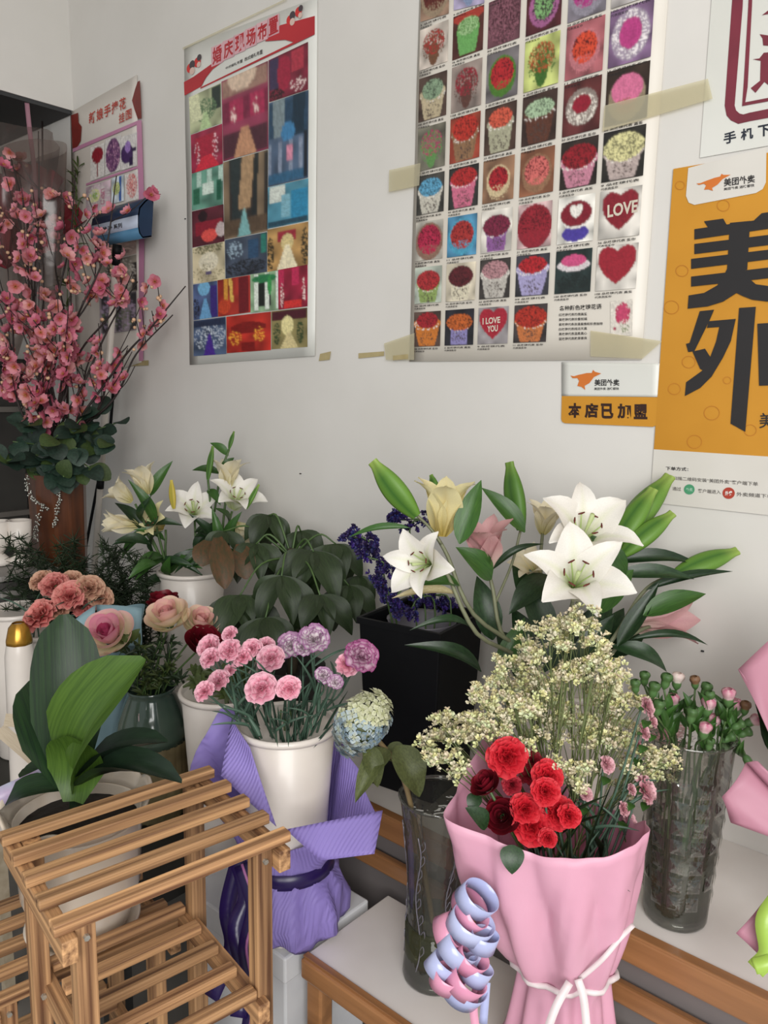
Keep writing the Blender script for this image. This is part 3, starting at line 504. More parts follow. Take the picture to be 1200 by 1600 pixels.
ppoly(pq, [[sQ(p) for p in q] for q in ([(552, 275), (619, 285), (660, 300), (640, 370), (580, 365), (575, 310)], [(497, 478), (550, 470), (585, 425), (640, 420), (680, 640), (590, 660), (518, 748), (480, 710), (555, 650), (560, 490)], [(590, 660), (760, 600), (900, 560), (900, 640), (640, 700)], [(570, 122), (619, 85), (700, 60), (640, 110)])], M_maroon, .0032, 'seal_character', True)
for i, ch in enumerate('手机下单'):
    x0 = 262+i*138; y = 1112-i*28; ptext(pq, ch, [sQ(p) for p in ((x0, y-42), (x0+100, y-62), (x0+100, y+32), (x0, y+52))], mat('navy_print', '242a38', '1e2430', 5, .5), .0032, .03, 'order_character')
# dark specks on the wall
for i, (px_, py_) in enumerate(((1098, 1017), (868, 778), (470, 740), (40+250, 342))):
    p = wy(px_, py_, 0); tag(part('nail_mark', MB().lathe([(0, -.0015), (.003, -.001), (.003, .001), (0, .0015)], 8, p-Vector((0, .0012, 0))), M_ink, None, origin=p),
        ['small dark nail spot on wall above the clear carnation vase', 'tiny dark speck on wall beneath the yellow sticker', 'tiny dark scratch on wall above the drooping money tree', 'tiny dark mark left of the wedding poster'][i], 'wall mark')

# ================================================================== PLANT KIT (shared meshes)
def leaf_mesh(name, kind, m, bend=.15, fold=.12, wob=0, nu=10, nv=4, col=None):
    prof = {'lance': lambda u: sin(pi*u**.75)**.9, 'ovate': lambda u: sin(pi*u**.62)**.75, 'strap': lambda u: (min(1, .35+u*1.6) if u < .6 else 1)*sqrt(max(0, 1-max(0, (u-.55)/.45)**2.2)),
            'round': lambda u: sin(pi*u**.8)**.5, 'blade': lambda u: (1-u)**.5*min(1, .5+u*4)}[kind]
    def fn(u, v):
        s = v*2-1; w_ = .5*prof(min(max(u, .004), .996))
        return Vector((u, s*w_, bend*sin(pi*u)+fold*abs(s)*w_*2*.5+wob*sin(u*13+s*2)*abs(s)))
    return MB().grid(fn, nu, nv, colf=col).mesh(name, m)
LF = {}
def leaf(parent, a, b, wid, kind='lance', m=None, bend=.12, fold=.15, wob=0, up=None, name='leaf'):
    m = m or M_leaf; key = (kind, m.name, bend, fold, wob)
    if key not in LF: LF[key] = leaf_mesh('leaf', kind, m, bend, fold, wob)
    a, b = Vector(a), Vector(b); L_ = (b-a).length
    if up is None: up = (CAM-(a+b)/2).normalized()*.75+Vector((0, 0, .6))
    return link(name, LF[key], parent, frame(a, b-a, up, L_, wid, L_))
def leafp(parent, A, B, wid, *k, **kw): return leaf(parent, at(*A), at(*B), wid, *k, **kw)
def stem(parent, pts, r, m=None, name='stem', n=6, seg=5):
    c = curve(pts, seg); k = len(c); rs = [lerp(r[0], r[1], i/(k-1)) for i in range(k)] if isinstance(r, tuple) else r
    return part(name, MB().tube(c, rs, n), m or M_grn, parent)
# ---- lily petals
def lily_petal(name, opn, wid, c0, c1, rib):
    ax = [(0.03, 0.0)]; n = 10
    for i in range(n):
        u = (i+.5)/n; ph = radians(8)+radians(opn)*u**1.5; x, z = ax[-1]; ax.append((x+sin(ph)/n, z+cos(ph)/n))
    c0, c1, rib = lin(c0), lin(c1), lin(rib)
    def fn(u, v):
        k = u*n; i = min(int(k), n-1); t = k-i; x = lerp(ax[i][0], ax[i+1][0], t); z = lerp(ax[i][1], ax[i+1][1], t)
        s = v*2-1; w_ = wid*sin(pi*min(.992, .06+u*.935)**.92)**.88
        ph = radians(8)+radians(opn)*u**1.5; off = .22*w_*s*s+.015*sin(u*14+s*3)*abs(s)
        return Vector((x-cos(ph)*off, s*w_, z+sin(ph)*off))
    def cf(u, v):
        s = abs(v*2-1); t = min(1, u*2.2); c = [lerp(a, b, t) for a, b in zip(c0, c1)]; k = max(0, 1-s*3.2)*(1-u)*.8
        return tuple(lerp(a, b, k) for a, b in zip(c, rib))
    return MB().grid(fn, 12, 6, colf=cf).mesh(name, M_attr)
LP = {}
for nm, c0, c1, rib in (('white', 'c3cf8f', 'f1ede6', 'd3dba4'), ('cream', 'c2b877', 'e8dfc4', 'd9c77e'), ('pink', 'd7c4b4', 'd3a3a4', 'b4627a'), ('yellow', 'b59f4a', 'e9dfae', 'c9a94a')):
    for st_, o_ in (('open', 92), ('half', 58), ('shut', 22)):
        LP[nm, st_] = [lily_petal('petal', o_, .275, c0, c1, rib), lily_petal('petal', o_*1.04, .205, c0, c1, rib)]
mb = MB()
for k in range(6):
    a = k*pi/3+.3; p = [Vector((0, 0, .02)), Vector((.06*cos(a), .06*sin(a), .3)), Vector((.17*cos(a), .17*sin(a), .56))]
    mb.tube(curve(p, 4), .009, 5, lin('b9cf86')); q = p[2]; mb.tube([q+Vector((-.045*sin(a), .045*cos(a), .0)), q, q+Vector((.045*sin(a), -.045*cos(a), .01))], [.008, .014, .008], 5, lin('6a2a1e'))
mb.tube([(0, 0, 0), (.02, 0, .35), (.05, .02, .68)], [.016, .014, .03], 6, lin('c7d49a'))
ST_MESH = mb.mesh('stamens', M_attr)
ST_MESH2 = MB().tube([(0, 0, 0), (.01, 0, .2), (.02, .0, .35)], .014, 5, lin('c7d49a')).mesh('pistil', M_attr)
def lily(parent, P, axis, size, colour='white', state='open', spin=0.0, name='blossom'):
    A = aim(P, axis, size, spin); b = link(name, ST_MESH if state == 'open' else ST_MESH2, parent, A)
    for k in range(6):
        me = LP[colour, state][k % 2]; j = Matrix.Rotation(k*pi/3+U(-.08, .08), 4, 'Z') @ Matrix.Rotation(U(-.1, .12), 4, 'Y')
        link('petal', me, b, A @ Matrix.Translation((0, 0, .02*(k % 2))) @ j)
    return b
def bud_mesh(name, c0, c1, c2):
    c0, c1, c2 = lin(c0), lin(c1), lin(c2)
    def fn(u, v):
        a = v*2*pi; r = .155*(sin(pi*min(.93, .1+u*.86))**.8)*(1+.16*cos(3*a)); r *= 1 if u < .9 else 1+.5*(u-.9)*10*(.3+.7*abs(cos(1.5*a)))
        return Vector((u, r*cos(a), r*sin(a)))
    def cf(u, v): t = abs(cos(1.5*v*2*pi)); c = [lerp(a, b, t) for a, b in zip(c0, c1)]; return tuple(lerp(a, b, max(0, u-.75)*3) for a, b in zip(c, c2))
    return MB().grid(fn, 14, 18, True, cf).mesh(name, M_attr)
BUD = {'green': bud_mesh('bud', '41702a', '6f9a3c', 'a7bd5e'), 'yellow': bud_mesh('bud', 'a8a03a', 'cdb748', 'd5c25a'), 'dark': bud_mesh('bud', '3a5f28', '55802f', '7d9c45')}
def lbud(parent, A, B, wscale=1.0, kind='green'):
    a, b = at(*A), at(*B); L_ = (b-a).length; return link('bud', BUD[kind], parent, frame(a, b-a, CAM-a, L_, L_*wscale, L_*wscale))
# ---- carnations
def carnation_mesh(seed, inner, outer, edge, rings=((9, 82, 1), (9, 64, .98), (8, 46, .93), (7, 30, .86), (5, 12, .7))):
    r = random.Random(seed); mb = MB(); ci, co, ce = lin(inner), lin(outer), lin(edge)
    for n, tilt, ln in rings:
        for k in range(n):
            a = 2*pi*k/n+r.uniform(-.25, .25)+tilt; ph = radians(tilt+r.uniform(-9, 9)); ca, sa = cos(a), sin(a); f1, f2 = r.uniform(7, 11), r.uniform(0, 6); ll = ln*r.uniform(.88, 1.06)
            def fn(u, v):
                s = v*2-1; w_ = .06+.40*u**.8; d = ll*u*(1-.16*s*s)+(.05*(((v*6) % 1) > .5) if u > .99 else 0); z0 = .11*sin(s*f1*.6+f2)*u*u
                x = d*sin(ph)-z0*cos(ph); z = d*cos(ph)*.8+z0*sin(ph); y = s*w_*.95
                return Vector((x*ca-y*sa, x*sa+y*ca, z-.25))
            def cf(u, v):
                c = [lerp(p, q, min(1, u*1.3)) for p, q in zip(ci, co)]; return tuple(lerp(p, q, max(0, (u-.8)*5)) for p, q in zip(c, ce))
            mb.grid(fn, 4, 6, colf=cf)
    return mb.mesh('blossom', M_attr_r)
CN = {'pink': [carnation_mesh(i, 'e690aa', 'f2a6bc', 'f9c6d4') for i in range(3)], 'bicolour': [carnation_mesh(5+i, 'efdfe6', 'f5ecee', 'a961a0') for i in range(2)], 'magenta_edge': [carnation_mesh(8, 'd9a8c4', 'e3c3d4', 'a1347f')],
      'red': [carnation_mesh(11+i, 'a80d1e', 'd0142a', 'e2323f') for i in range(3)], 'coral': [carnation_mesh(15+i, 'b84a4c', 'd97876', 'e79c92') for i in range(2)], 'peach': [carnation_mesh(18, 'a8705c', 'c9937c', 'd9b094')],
      'palepink': [carnation_mesh(20, 'cf8fa0', 'e2a9b4', 'e9bcc2')], 'darkred': [carnation_mesh(22, '6d0f1c', '98192a', 'a82435')]}
def bowlbud(name, tip, tip2):
    g, t, t2 = lin('567c46'), lin(tip), lin(tip2)
    def cf(u, v): return g if u < .52 else tuple(lerp(a, b, (u-.52)*2*abs(sin(v*9*pi))) for a, b in zip(t, t2))
    def fn(u, v):
        a = v*2*pi; r = (.28*sin(min(1, u*2.6)*pi/2)*(1+.05*cos(5*a))) if u < .55 else (.24+.14*sin((u-.55)/.45*pi*.8))*(1+.14*cos(7*a+u*5)); r *= 1 if u < .93 else .55
        return Vector((r*cos(a), r*sin(a), u*1.25))
    return MB().grid(fn, 12, 14, True, cf).mesh(name, M_attr)
CB = {'pink': bowlbud('bud', 'e6c6c8', 'c04a7c'), 'white': bowlbud('bud', 'ece3d8', 'e3c6c4'), 'brown': bowlbud('bud', '8c6a4c', '7a5a44'), 'green': bowlbud('bud', '577a44', '3f5f35')}
CALYX = MB().lathe([(0, -.95), (.13, -.9), (.2, -.6), (.24, -.25), (.3, -.1), (.2, -.1)], 12).mesh('calyx', mat('calyx_green', '557a45', '43643a', 20, .5))
def carnation(label, group, base, neck, P, rad, kind, axis, leaves=2, d=None, lw=.006, slim=.0016):
    t = thing('cut_carnation', label, 'flower', base, group); ax = Vector(axis).normalized()
    stem(t, [base, neck, lerp(neck, P, .55)-Vector((0, 0, .0)), P-ax*rad*.9], (slim*1.3, slim), mat('carnation_green', '4c6656', '3a5242', 30, .5))
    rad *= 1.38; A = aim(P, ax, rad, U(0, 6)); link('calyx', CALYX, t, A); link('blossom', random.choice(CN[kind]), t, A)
    for k in range(leaves):
        q = lerp(neck, P, U(.15, .7)); l = U(.05, .09); dd = Vector((U(-1, 1), U(-1, 1), U(.1, 1.1))).normalized()
        leaf(t, q, q+dd*l, lw, 'blade', mat('carnation_green'), .18, .1)
    return t
# ---- roses
def rose_petal(c_in, c_out):
    ci, co = lin(c_in), lin(c_out)
    def fn(u, v):
        s = (v*2-1); a = s*radians(62)*sin(pi*min(.9, .12+u*.7))**.6; r = .3+.42*sin(u*pi*.62)+.2*max(0, u-.72)*3*(u-.5); z = u*.95-.12*s*s*u-(.25*max(0, u-.85))
        return Vector((r*cos(a), r*sin(a), z))
    return MB().grid(fn, 9, 8, colf=lambda u, v: tuple(lerp(a, b, u**1.5) for a, b in zip(ci, co))).mesh('petal', M_attr)
RP = {'cream': (rose_petal('e3dbb0', 'f0cfbc'), rose_petal('ecd2b2', 'eab2b0')), 'pinkcream': (rose_petal('eee6bf', 'f0c2c2'), rose_petal('f0c4c6', 'e592ae')), 'crimson': (rose_petal('4d0712', '740d1e'), rose_petal('560816', '7d1024'))}
mb = MB()
for k in range(3):
    mb.grid(lambda u, v: Vector(((.10+.09*k+.03*u)*cos(v*5+k*2), (.10+.09*k+.03*u)*sin(v*5+k*2), .25+u*.62-.05*k)), 3, 16)
ROSE_CORE = {n: mb.mesh('core', mat('rose_core_'+n, c, c2, 20, .5, thin=.2)) for n, c, c2 in (('cream', 'd9a298', 'd48f92'), ('pinkcream', 'c65a7c', 'bd4470'), ('crimson', '6d0c1c', '560815'))}
def rose(label, group, base, neck, P, rad, kind, axis, leaves=(), cat='flower', m=None):
    t = thing('cut_rose', label, cat, base, group); ax = Vector(axis).normalized()
    stem(t, [base, neck, P-ax*rad*.45], (.0026, .002)); A = aim(P-ax*rad*.5, ax, rad*1.25, U(0, 6))
    b = link('blossom', ROSE_CORE[kind], t, A)
    for ring, (n, s, tl, hh) in enumerate(((5, 1.0, 20, .95), (5, .86, 9, 1.08), (4, .64, 3, 1.12), (3, .42, 0, 1.1))):
        for k in range(n):
            link('petal', RP[kind][0 if ring < 2 else 1], b, A @ Matrix.Rotation(2*pi*k/n+ring*.6+U(-.1, .1), 4, 'Z') @ Matrix.Rotation(radians(tl+U(-4, 5)), 4, 'Y') @ Matrix.Diagonal((s, s, hh, 1)))
    link('calyx', CALYX, t, aim(P-ax*rad*.3, ax, rad*.7))
    for (a_, b_, w_) in leaves: leafp(t, a_, b_, w_, 'ovate', M_leafdark)
    return t
# ---- containers
def bucket(name, label, c, rb, rt, h, m=None, cat='bucket', n=40):
    t = thing(name, label, cat, c); m = m or M_bucket
    part('body', MB().lathe([(0, .0), (rb*.96, 0), (rb, .004), (rt-.002, h-.006), (rt-.005, h-.004), (rb-.003, .007), (0, .006)], n, c), m, t)
    part('rim', MB().lathe([(rt-.0035, h-.012), (rt+.003, h-.011), (rt+.0045, h-.005), (rt+.002, h), (rt-.003, h), (rt-.0045, h-.004)], n, c), m, t)
    return t
def loft(name, rings, m, parent, closed=True, thick=.0008, **kw):
    n = len(rings[0]); mb = MB(); vs = [p for r in rings for p in r]; fs = []
    for i in range(len(rings)-1):
        for k in range(n if closed else n-1): a = i*n+k; b = i*n+(k+1) % n; fs.append((a, b, b+n, a+n))
    o = part(name, mb.add(vs, fs), m, parent, **kw); s = o.modifiers.new('thickness', 'SOLIDIFY'); s.thickness = thick; s.offset = 0; return o
def ribbon(name, pts, wid, m, parent, up=None, thick=.0005, twist=0, side=None):
    c = curve(pts, 6); mb = MB(); vs = []
    for i, p in enumerate(c):
        t = (c[min(i+1, len(c)-1)]-c[max(i-1, 0)]).normalized(); u = Vector(up or (CAM-p)).normalized(); s = t.cross(u)
        s = s.normalized() if s.length > 1e-4 else t.orthogonal()
        if side is not None: s = Vector(side)
        if twist: s = Matrix.Rotation(twist*i/len(c), 3, t) @ s
        vs += [p-s*wid/2, p+s*wid/2]
    o = part(name, mb.add(vs, [(2*i, 2*i+1, 2*i+3, 2*i+2) for i in range(len(c)-1)]), m, parent); s = o.modifiers.new('thickness', 'SOLIDIFY'); s.thickness = thick; return o
def ball_mesh(name, m, n=6):
    me = bpy.data.meshes.new(name); bm = bmesh.new(); bmesh.ops.create_icosphere(bm, subdivisions=1, radius=1); bm.to_mesh(me); bm.free(); me.materials.append(m); me.polygons.foreach_set('use_smooth', [True]*len(me.polygons)); return me

# ================================================================== BIG LILIES ON THE UPPER STEP
V = Vector
bl = at(878, 1055, 1.35); BLC = V((bl.x, -.215, .6)); bh = .31
bucket('flower_bucket', 'large white bucket of open white lilies behind the yellow sprays', BLC, .072, .097, bh)
BB = BLC+V((0, 0, .012)); NK = BLC+V((0, 0, bh-.01))
def lstem(label, pts, r=(.0045, .003), group=None, m=None, off=(0, 0)):
    base = BB+V((off[0], off[1], 0)); t = thing('cut_lily', label, 'flower', base, group)
    stem(t, [base, NK+V((off[0]*1.3, off[1]*1.3, 0))]+[at(*p) for p in pts], r, m or M_stemgrey); return t
t = lstem('lily stem with a fading cream half-open bloom and one slim green bud', [(740, 960, 1.3), (700, 870, 1.3), (680, 835, 1.31)], off=(-.03, -.01))
lily(t, at(690, 838, 1.31), cw(.1, 1, .15), .112, 'yellow', 'half', .4)
lbud(t, (652, 806, 1.3), (583, 720, 1.3), 1.1); stem(t, [at(690, 850, 1.3), at(672, 825, 1.3), at(650, 804, 1.3)], .0025, M_stemgrey, 'side_stem')
lbud(t, (685, 775, 1.34), (674, 742, 1.35), 1.3, 'dark')
leafp(t, (718, 850, 1.29), (752, 750, 1.30), .040, 'lance', bend=.06); leafp(t, (640, 825, 1.31), (545, 840, 1.33), .014, 'lance', bend=.1)
leafp(t, (718, 915, 1.28), (654, 915, 1.24), .026, 'lance', bend=.15)
t = lstem('lily stem carrying one white star bloom facing the room corner', [(745, 990, 1.27), (700, 900, 1.26), (680, 880, 1.25)], off=(-.035, -.02))
lily(t, at(678, 882, 1.25), cw(-.5, .12, .75), .093, 'white', 'open', .2)
leafp(t, (712, 928, 1.27), (612, 935, 1.24), .018, 'lance', mat('withered_petal', 'cfc39a', 'b9aa7c', 20, .5, thin=.3), bend=.12, name='withered_petal')
leafp(t, (752, 1050, 1.28), (632, 1008, 1.24), .028, 'lance', M_leafdark, bend=.16); leafp(t, (735, 980, 1.3), (640, 985, 1.26), .016, 'lance', M_leafdark, bend=.2)
t = lstem('lily stem topped by a pink half-open bloom', [(790, 1000, 1.34), (770, 920, 1.34), (762, 888, 1.34)], off=(-.015, .01))
lily(t, at(762, 892, 1.34), cw(-.1, 1, .35), .105, 'pink', 'half', .1)
leafp(t, (820, 832, 1.35), (752, 762, 1.36), .034, 'lance', bend=.08); leafp(t, (768, 905, 1.32), (712, 855, 1.3), .045, 'lance', bend=.12)
lbud(t, (815, 828, 1.36), (797, 722, 1.37), .95, 'dark'); leafp(t, (770, 890, 1.33), (850, 850, 1.33), .014, 'lance', M_leafdark, bend=.2)
stem(t, [at(775, 940, 1.34), at(800, 880, 1.36), at(814, 826, 1.36)], .0025, M_stemgrey, 'side_stem')
t = lstem('lily stem with a wide white bloom above another white bloom', [(900, 960, 1.3), (905, 880, 1.3), (902, 862, 1.3)], off=(.0, -.02))
lily(t, at(900, 862, 1.30), cw(.08, .6, .65), .128, 'white', 'open', .55)
t = lstem('lily stem with a drooping white bloom nearest the yellow sprays', [(880, 1000, 1.25), (895, 940, 1.25), (895, 925, 1.24)], off=(.01, -.04))
lily(t, at(893, 925, 1.23), cw(-.05, .45, .8), .126, 'white', 'open', .1)
leafp(t, (975, 905, 1.27), (920, 835, 1.27), .04, 'lance', bend=.15); leafp(t, (930, 960, 1.26), (990, 890, 1.28), .045, 'lance', bend=.1)
t = lstem('lily stem crowned by three plump green buds', [(930, 970, 1.33), (950, 900, 1.34), (955, 880, 1.34)], off=(.03, .0))
for A_, B_ in (((958, 862, 1.34), (1022, 765, 1.35)), ((972, 868, 1.32), (1052, 803, 1.32)), ((965, 850, 1.37), (1048, 745, 1.38))):
    lbud(t, A_, B_, 1.0); stem(t, [at(950, 900, 1.34), at(A_[0]-5, A_[1]+12, A_[2]), at(*A_)], .0028, M_grn, 'bud_stalk')
leafp(t, (955, 880, 1.33), (1090, 880, 1.33), .028, 'lance', M_leafdark, bend=.1); leafp(t, (960, 900, 1.3), (1085, 905, 1.3), .03, 'lance', M_leafdark, bend=.08)
t = lstem('lily stem leaning towards the wall notice with one long green bud', [(970, 980, 1.3), (1010, 920, 1.31), (1055, 897, 1.32)], off=(.04, -.01))
lbud(t, (1052, 900, 1.32), (1152, 862, 1.33), .95); leafp(t, (1010, 922, 1.3), (1145, 893, 1.31), .018, 'lance', M_leafdark, bend=.05)
leafp(t, (1005, 962, 1.28), (1103, 928, 1.28), .04, 'lance', bend=.08); leafp(t, (965, 1010, 1.28), (1030, 910, 1.29), .03, 'lance', M_leafdark, bend=-.05)
t = lstem('lily stem with a limp faded pink bloom lying against the wall', [(965, 1010, 1.32), (1000, 985, 1.34), (1020, 978, 1.36)], off=(.045, .01))
lily(t, at(985, 975, 1.37), cw(1, .12, .0), .115, 'pink', 'shut', .3)
leafp(t, (985, 1000, 1.32), (1106, 1008, 1.33), .016, 'lance', M_leafdark, bend=.14); leafp(t, (955, 1010, 1.3), (1042, 1050, 1.3), .032, 'lance', M_leafdark, bend=.2)
leafp(t, (900, 1060, 1.3), (960, 960, 1.3), .05, 'lance', M_leafdark, bend=.1); leafp(t, (850, 1050, 1.27), (885, 960, 1.3), .045, 'lance', M_leafdark, bend=.1)
t = lstem('lily stem with withered cream blooms half hidden behind the white lilies', [(850, 980, 1.42), (845, 880, 1.45), (848, 830, 1.47)], off=(-.01, .04))
lily(t, at(848, 835, 1.47), cw(.1, 1, .3), .075, 'cream', 'half', .2); lily(t, at(838, 900, 1.42), cw(-.4, .6, .6), .07, 'cream', 'half', .7)
leafp(t, (860, 900, 1.4), (795, 960, 1.36), .05, 'lance', M_leafdark, bend=.1); leafp(t, (805, 1060, 1.33), (832, 975, 1.34), .03, 'lance', M_leafdark, bend=.1)
leafp(t, (780, 1060, 1.33), (820, 965, 1.35), .035, 'lance', M_leaf, bend=.1); leafp(t, (850, 960, 1.4), (800, 880, 1.42), .06, 'lance', M_leafdark, bend=.1); leafp(t, (770, 1000, 1.38), (745, 900, 1.4), .05, 'lance', M_leafdark, bend=.1)

for x0_, y0_, x1_, y1_ in ((870, 1030, 835, 940), (900, 1040, 930, 945), (930, 1040, 975, 950), (880, 1045, 875, 960), (840, 1040, 800, 950), (945, 1030, 1010, 985), (820, 1045, 775, 985), (915, 1035, 955, 915), (860, 1000, 815, 905)):
    leafp(t, (x0_, y0_, 1.37), (x1_, y1_, 1.40), .05, 'lance', M_leafdark, bend=.1)

# ---- black square bucket with violet statice
bk = at(690, 950, 1.62); BKC = V((bk.x, -.20, .6)); BKH = bk.z-.6
t = thing('square_bucket', 'tall black square bucket holding violet statice against the wall', 'bucket', BKC)
mb = MB(); rt, rb = .092, .078; rzb = radians(8)
def sq(r, z): return [BKC+V((r*sqrt(2)*cos(rzb+pi/4+k*pi/2), r*sqrt(2)*sin(rzb+pi/4+k*pi/2), z)) for k in range(4)]
R_ = [sq(rb, 0), sq(rt, BKH), sq(rt-.006, BKH), sq(rb-.006, .008)]; vs = [p for r in R_ for p in r]
fs = [(i*4+k, i*4+(k+1) % 4, i*4+4+(k+1) % 4, i*4+4+k) for i in range(3) for k in range(4)]+[(3, 2, 1, 0), (12, 13, 14, 15)]
part('body', mb.add(vs, fs), M_black, t, False, bevel=.003)
mb = MB(); part('rim', MB().add([p for r in (sq(rt+.003, BKH-.012), sq(rt+.003, BKH+.001), sq(rt-.004, BKH+.001)) for p in r], [(i*4+k, i*4+(k+1) % 4, i*4+4+(k+1) % 4, i*4+4+k) for i in range(2) for k in range(4)]), M_black, t, False)
part('liner', MB().lathe([(.05, .01), (.07, BKH-.012), (.072, BKH-.008), (.066, BKH-.014), (.048, .014)], 24, BKC), mat('grey_liner', '7d7a80', '6f6c74', 8, .5), t)
def cluster_mesh(seed, n, c1, c2, r=.2, bl=.14):
    q = random.Random(seed); mb = MB(); a, b = lin(c1), lin(c2)
    for k in range(n):
        o = V((q.uniform(-1, 1), q.uniform(-1, 1), q.uniform(-.5, .6)))*.75; c = tuple(lerp(x, y, q.random()) for x, y in zip(a, b)); s = bl*q.uniform(.7, 1.3); ax = V((o.x, o.y, 1)).normalized()
        for j in range(5):     # five small petals as a shallow star
            an = j*2*pi/5+q.random(); x = ax.orthogonal().normalized(); y = ax.cross(x); d = x*cos(an)+y*sin(an); e = ax.cross(d)
            mb.add([o, o+d*s+e*s*.5+ax*s*.5, o+d*s*1.35+ax*s*.7, o+d*s-e*s*.5+ax*s*.5, o+d*s*.4-ax*s*.5], [(0, 1, 2, 3), (0, 4, 1), (0, 3, 4)], c)
    return mb.mesh('floret_cluster', M_attr_r)
ST = [cluster_mesh(i, 11, '251d4a', '41357a', bl=.26) for i in range(2)]
sp = [[(560, 836), (580, 850), (572, 868), (600, 880), (592, 905)], [(575, 845), (545, 838), (556, 850), (585, 862)], [(598, 890), (605, 920), (615, 935), (640, 900), (625, 890)], [(608, 935), (625, 950), (640, 955), (655, 935)], [(612, 806), (625, 812), (660, 812), (640, 830)], [(650, 940), (670, 935), (690, 945), (705, 940), (680, 930)]]
for i, pp in enumerate(sp):
    base = BKC+V((U(-.02, .02), U(-.02, .02), .02)); t = thing('cut_statice', 'violet statice stem in the black square bucket', 'flower', base, 'violet statice in the black bucket')
    mid = at(pp[-1][0]+25, 960, 1.58); stem(t, [base, mid]+[at(*p, 1.5+.02*i) for p in reversed(pp)], .0018)
    for p in pp:
        for k in range(3): link('floret_cluster', random.choice(ST), t, aim(at(p[0]+U(-9, 9), p[1]+U(-8, 8), 1.5+.02*i+U(-.02, .02)), cw(U(-1, 1), U(0, 1), U(0, 1)), .0155))

# ================================================================== CLEAR VASES
def glass_vase(label, c, rb, rt, h, cut, g):
    t = thing('glass_vase', label, 'vase', c)
    prof = [(0, .0), (rb*.92, .0), (rb, .006)]+[(lerp(rb, rt, u**1.15)-.006*sin(pi*u)*(0 if cut else 1.6), .006+u*(h-.006)) for u in [i/16 for i in range(1, 17)]]
    rf = (lambda a, z: 1+.012*abs(cos(6*a))) if cut else None
    part('body', MB().lathe(prof, 48, c, rf), g, t)
    part('rim', MB().lathe([(rt-.003, h-.002), (rt+.002, h-.002), (rt+.003, h+.001), (rt, h+.003), (rt-.003, h+.001)], 40, c), g, t)
    part('base', MB().lathe([(0, .001), (rb*.97, .001), (rb*.98, .013), (0, .016)], 36, c), g, t)
    return t, prof
lv = wz(672, 1527, .45); LVC = V((lv.x, -.472, .4505))
t, _ = glass_vase('clear waisted glass vase holding a drooping blue hydrangea', LVC, .052, .062, .315, False, G_vase)
M_relief = glass('frosted_relief', 'd5d3da', .25, .2, 0, 1, .35, 'b4b0c0')
for s in range(6):                         # moulded sprigs climbing the glass
    a = s*pi/3+.55; vr = lambda z: lerp(.052, .062, (z/.315)**1.15)-.0096*sin(pi*z/.315)+.0008; pts = [LVC+V((vr(.035+k*.026)*cos(a+.12*sin(k)), vr(.035+k*.026)*sin(a+.12*sin(k)), .035+k*.026)) for k in range(10)]
    sp_ = part('moulded_sprig', MB().tube(curve(pts, 3), .0012, 5), M_relief, t)
    for k in range(1, 9):
        p = pts[k]; out = V((cos(a), sin(a), 0)); tan = V((-sin(a), cos(a), 0))
        part('moulded_leaf', MB().tube(curve([p, p+tan*.008+V((0, 0, .012)), p+tan*.006+V((0, 0, .022)), p+V((0, 0, .012))], 3), .0008, 4), M_relief, sp_)
part('water', MB().lathe([(0, .016), (.049, .016), (.05, .1), (0, .1)], 32, LVC), G_water, t)
RVC = V((wz(1045, 1440, .6).x, -.268, .6008)); 
t, _ = glass_vase('clear cut-glass vase with square facets holding pink carnation buds', RVC, .047, .066, .30, True, G_vase2)
M_facet = glass('facet_glass', 'ebebe6', .03, .3, .6, 70, .04, 'b5b7b2')
for row in range(7):
    for k in range(12):
        a = 2*pi*(k+.5)/12; z = .05+row*.031; r = lerp(.047, .066, (z/.3)**1.15)*1.008
        if row % 2 == 0 and k % 4 == 3: continue
        tan = V((-sin(a), cos(a), 0)); n_ = V((cos(a), sin(a), .06)).normalized(); up = V((0, 0, 1)); c = RVC+V((r*cos(a), r*sin(a), z)); w_, h_ = r*.19, .0115
        q = [c-tan*w_-up*h_, c+tan*w_-up*h_, c+tan*w_+up*h_, c-tan*w_+up*h_, c+n_*.0022]
        part('facet', MB().add(q, [(0, 1, 4), (1, 2, 4), (2, 3, 4), (3, 0, 4)]), M_facet, t, False)
part('water', MB().lathe([(0, .017), (.046, .017), (.05, .13), (0, .13)], 32, RVC), G_water, t)
s5 = lambda p: (1040+p[0]/5, 980+p[1]/5)
buds = [((90, 430), 'white', 0), ((230, 440), 'brown', 0), ((60, 600), 'pink', 0), ((325, 635), 'pink', 0), ((490, 560), 'pink', 0), ((545, 640), 'pink', 0), ((620, 640), 'brown', 0), ((665, 740), 'pink', 1), ((300, 820), 'pink', 0), ((365, 760), 'pink', 0), ((645, 1050), 'pink', 2),
        ((170, 620), 'green', 0), ((420, 650), 'green', 0), ((490, 660), 'green', 0), ((560, 770), 'green', 1), ((480, 870), 'green', 1), ((340, 920), 'green', 0), ((310, 500), 'green', 0), ((345, 560), 'green', 0), ((-235, 470), 'green', 0), ((-165, 410), 'green', 0), ((-95, 500), 'green', 0), ((0, 430), 'green', 0), ((610, 830), 'green', 1), ((80, 720), 'green', 0), ((200, 700), 'green', 0), ((-60, 640), 'green', 0), ((-120, 620), 'pink', 0)]
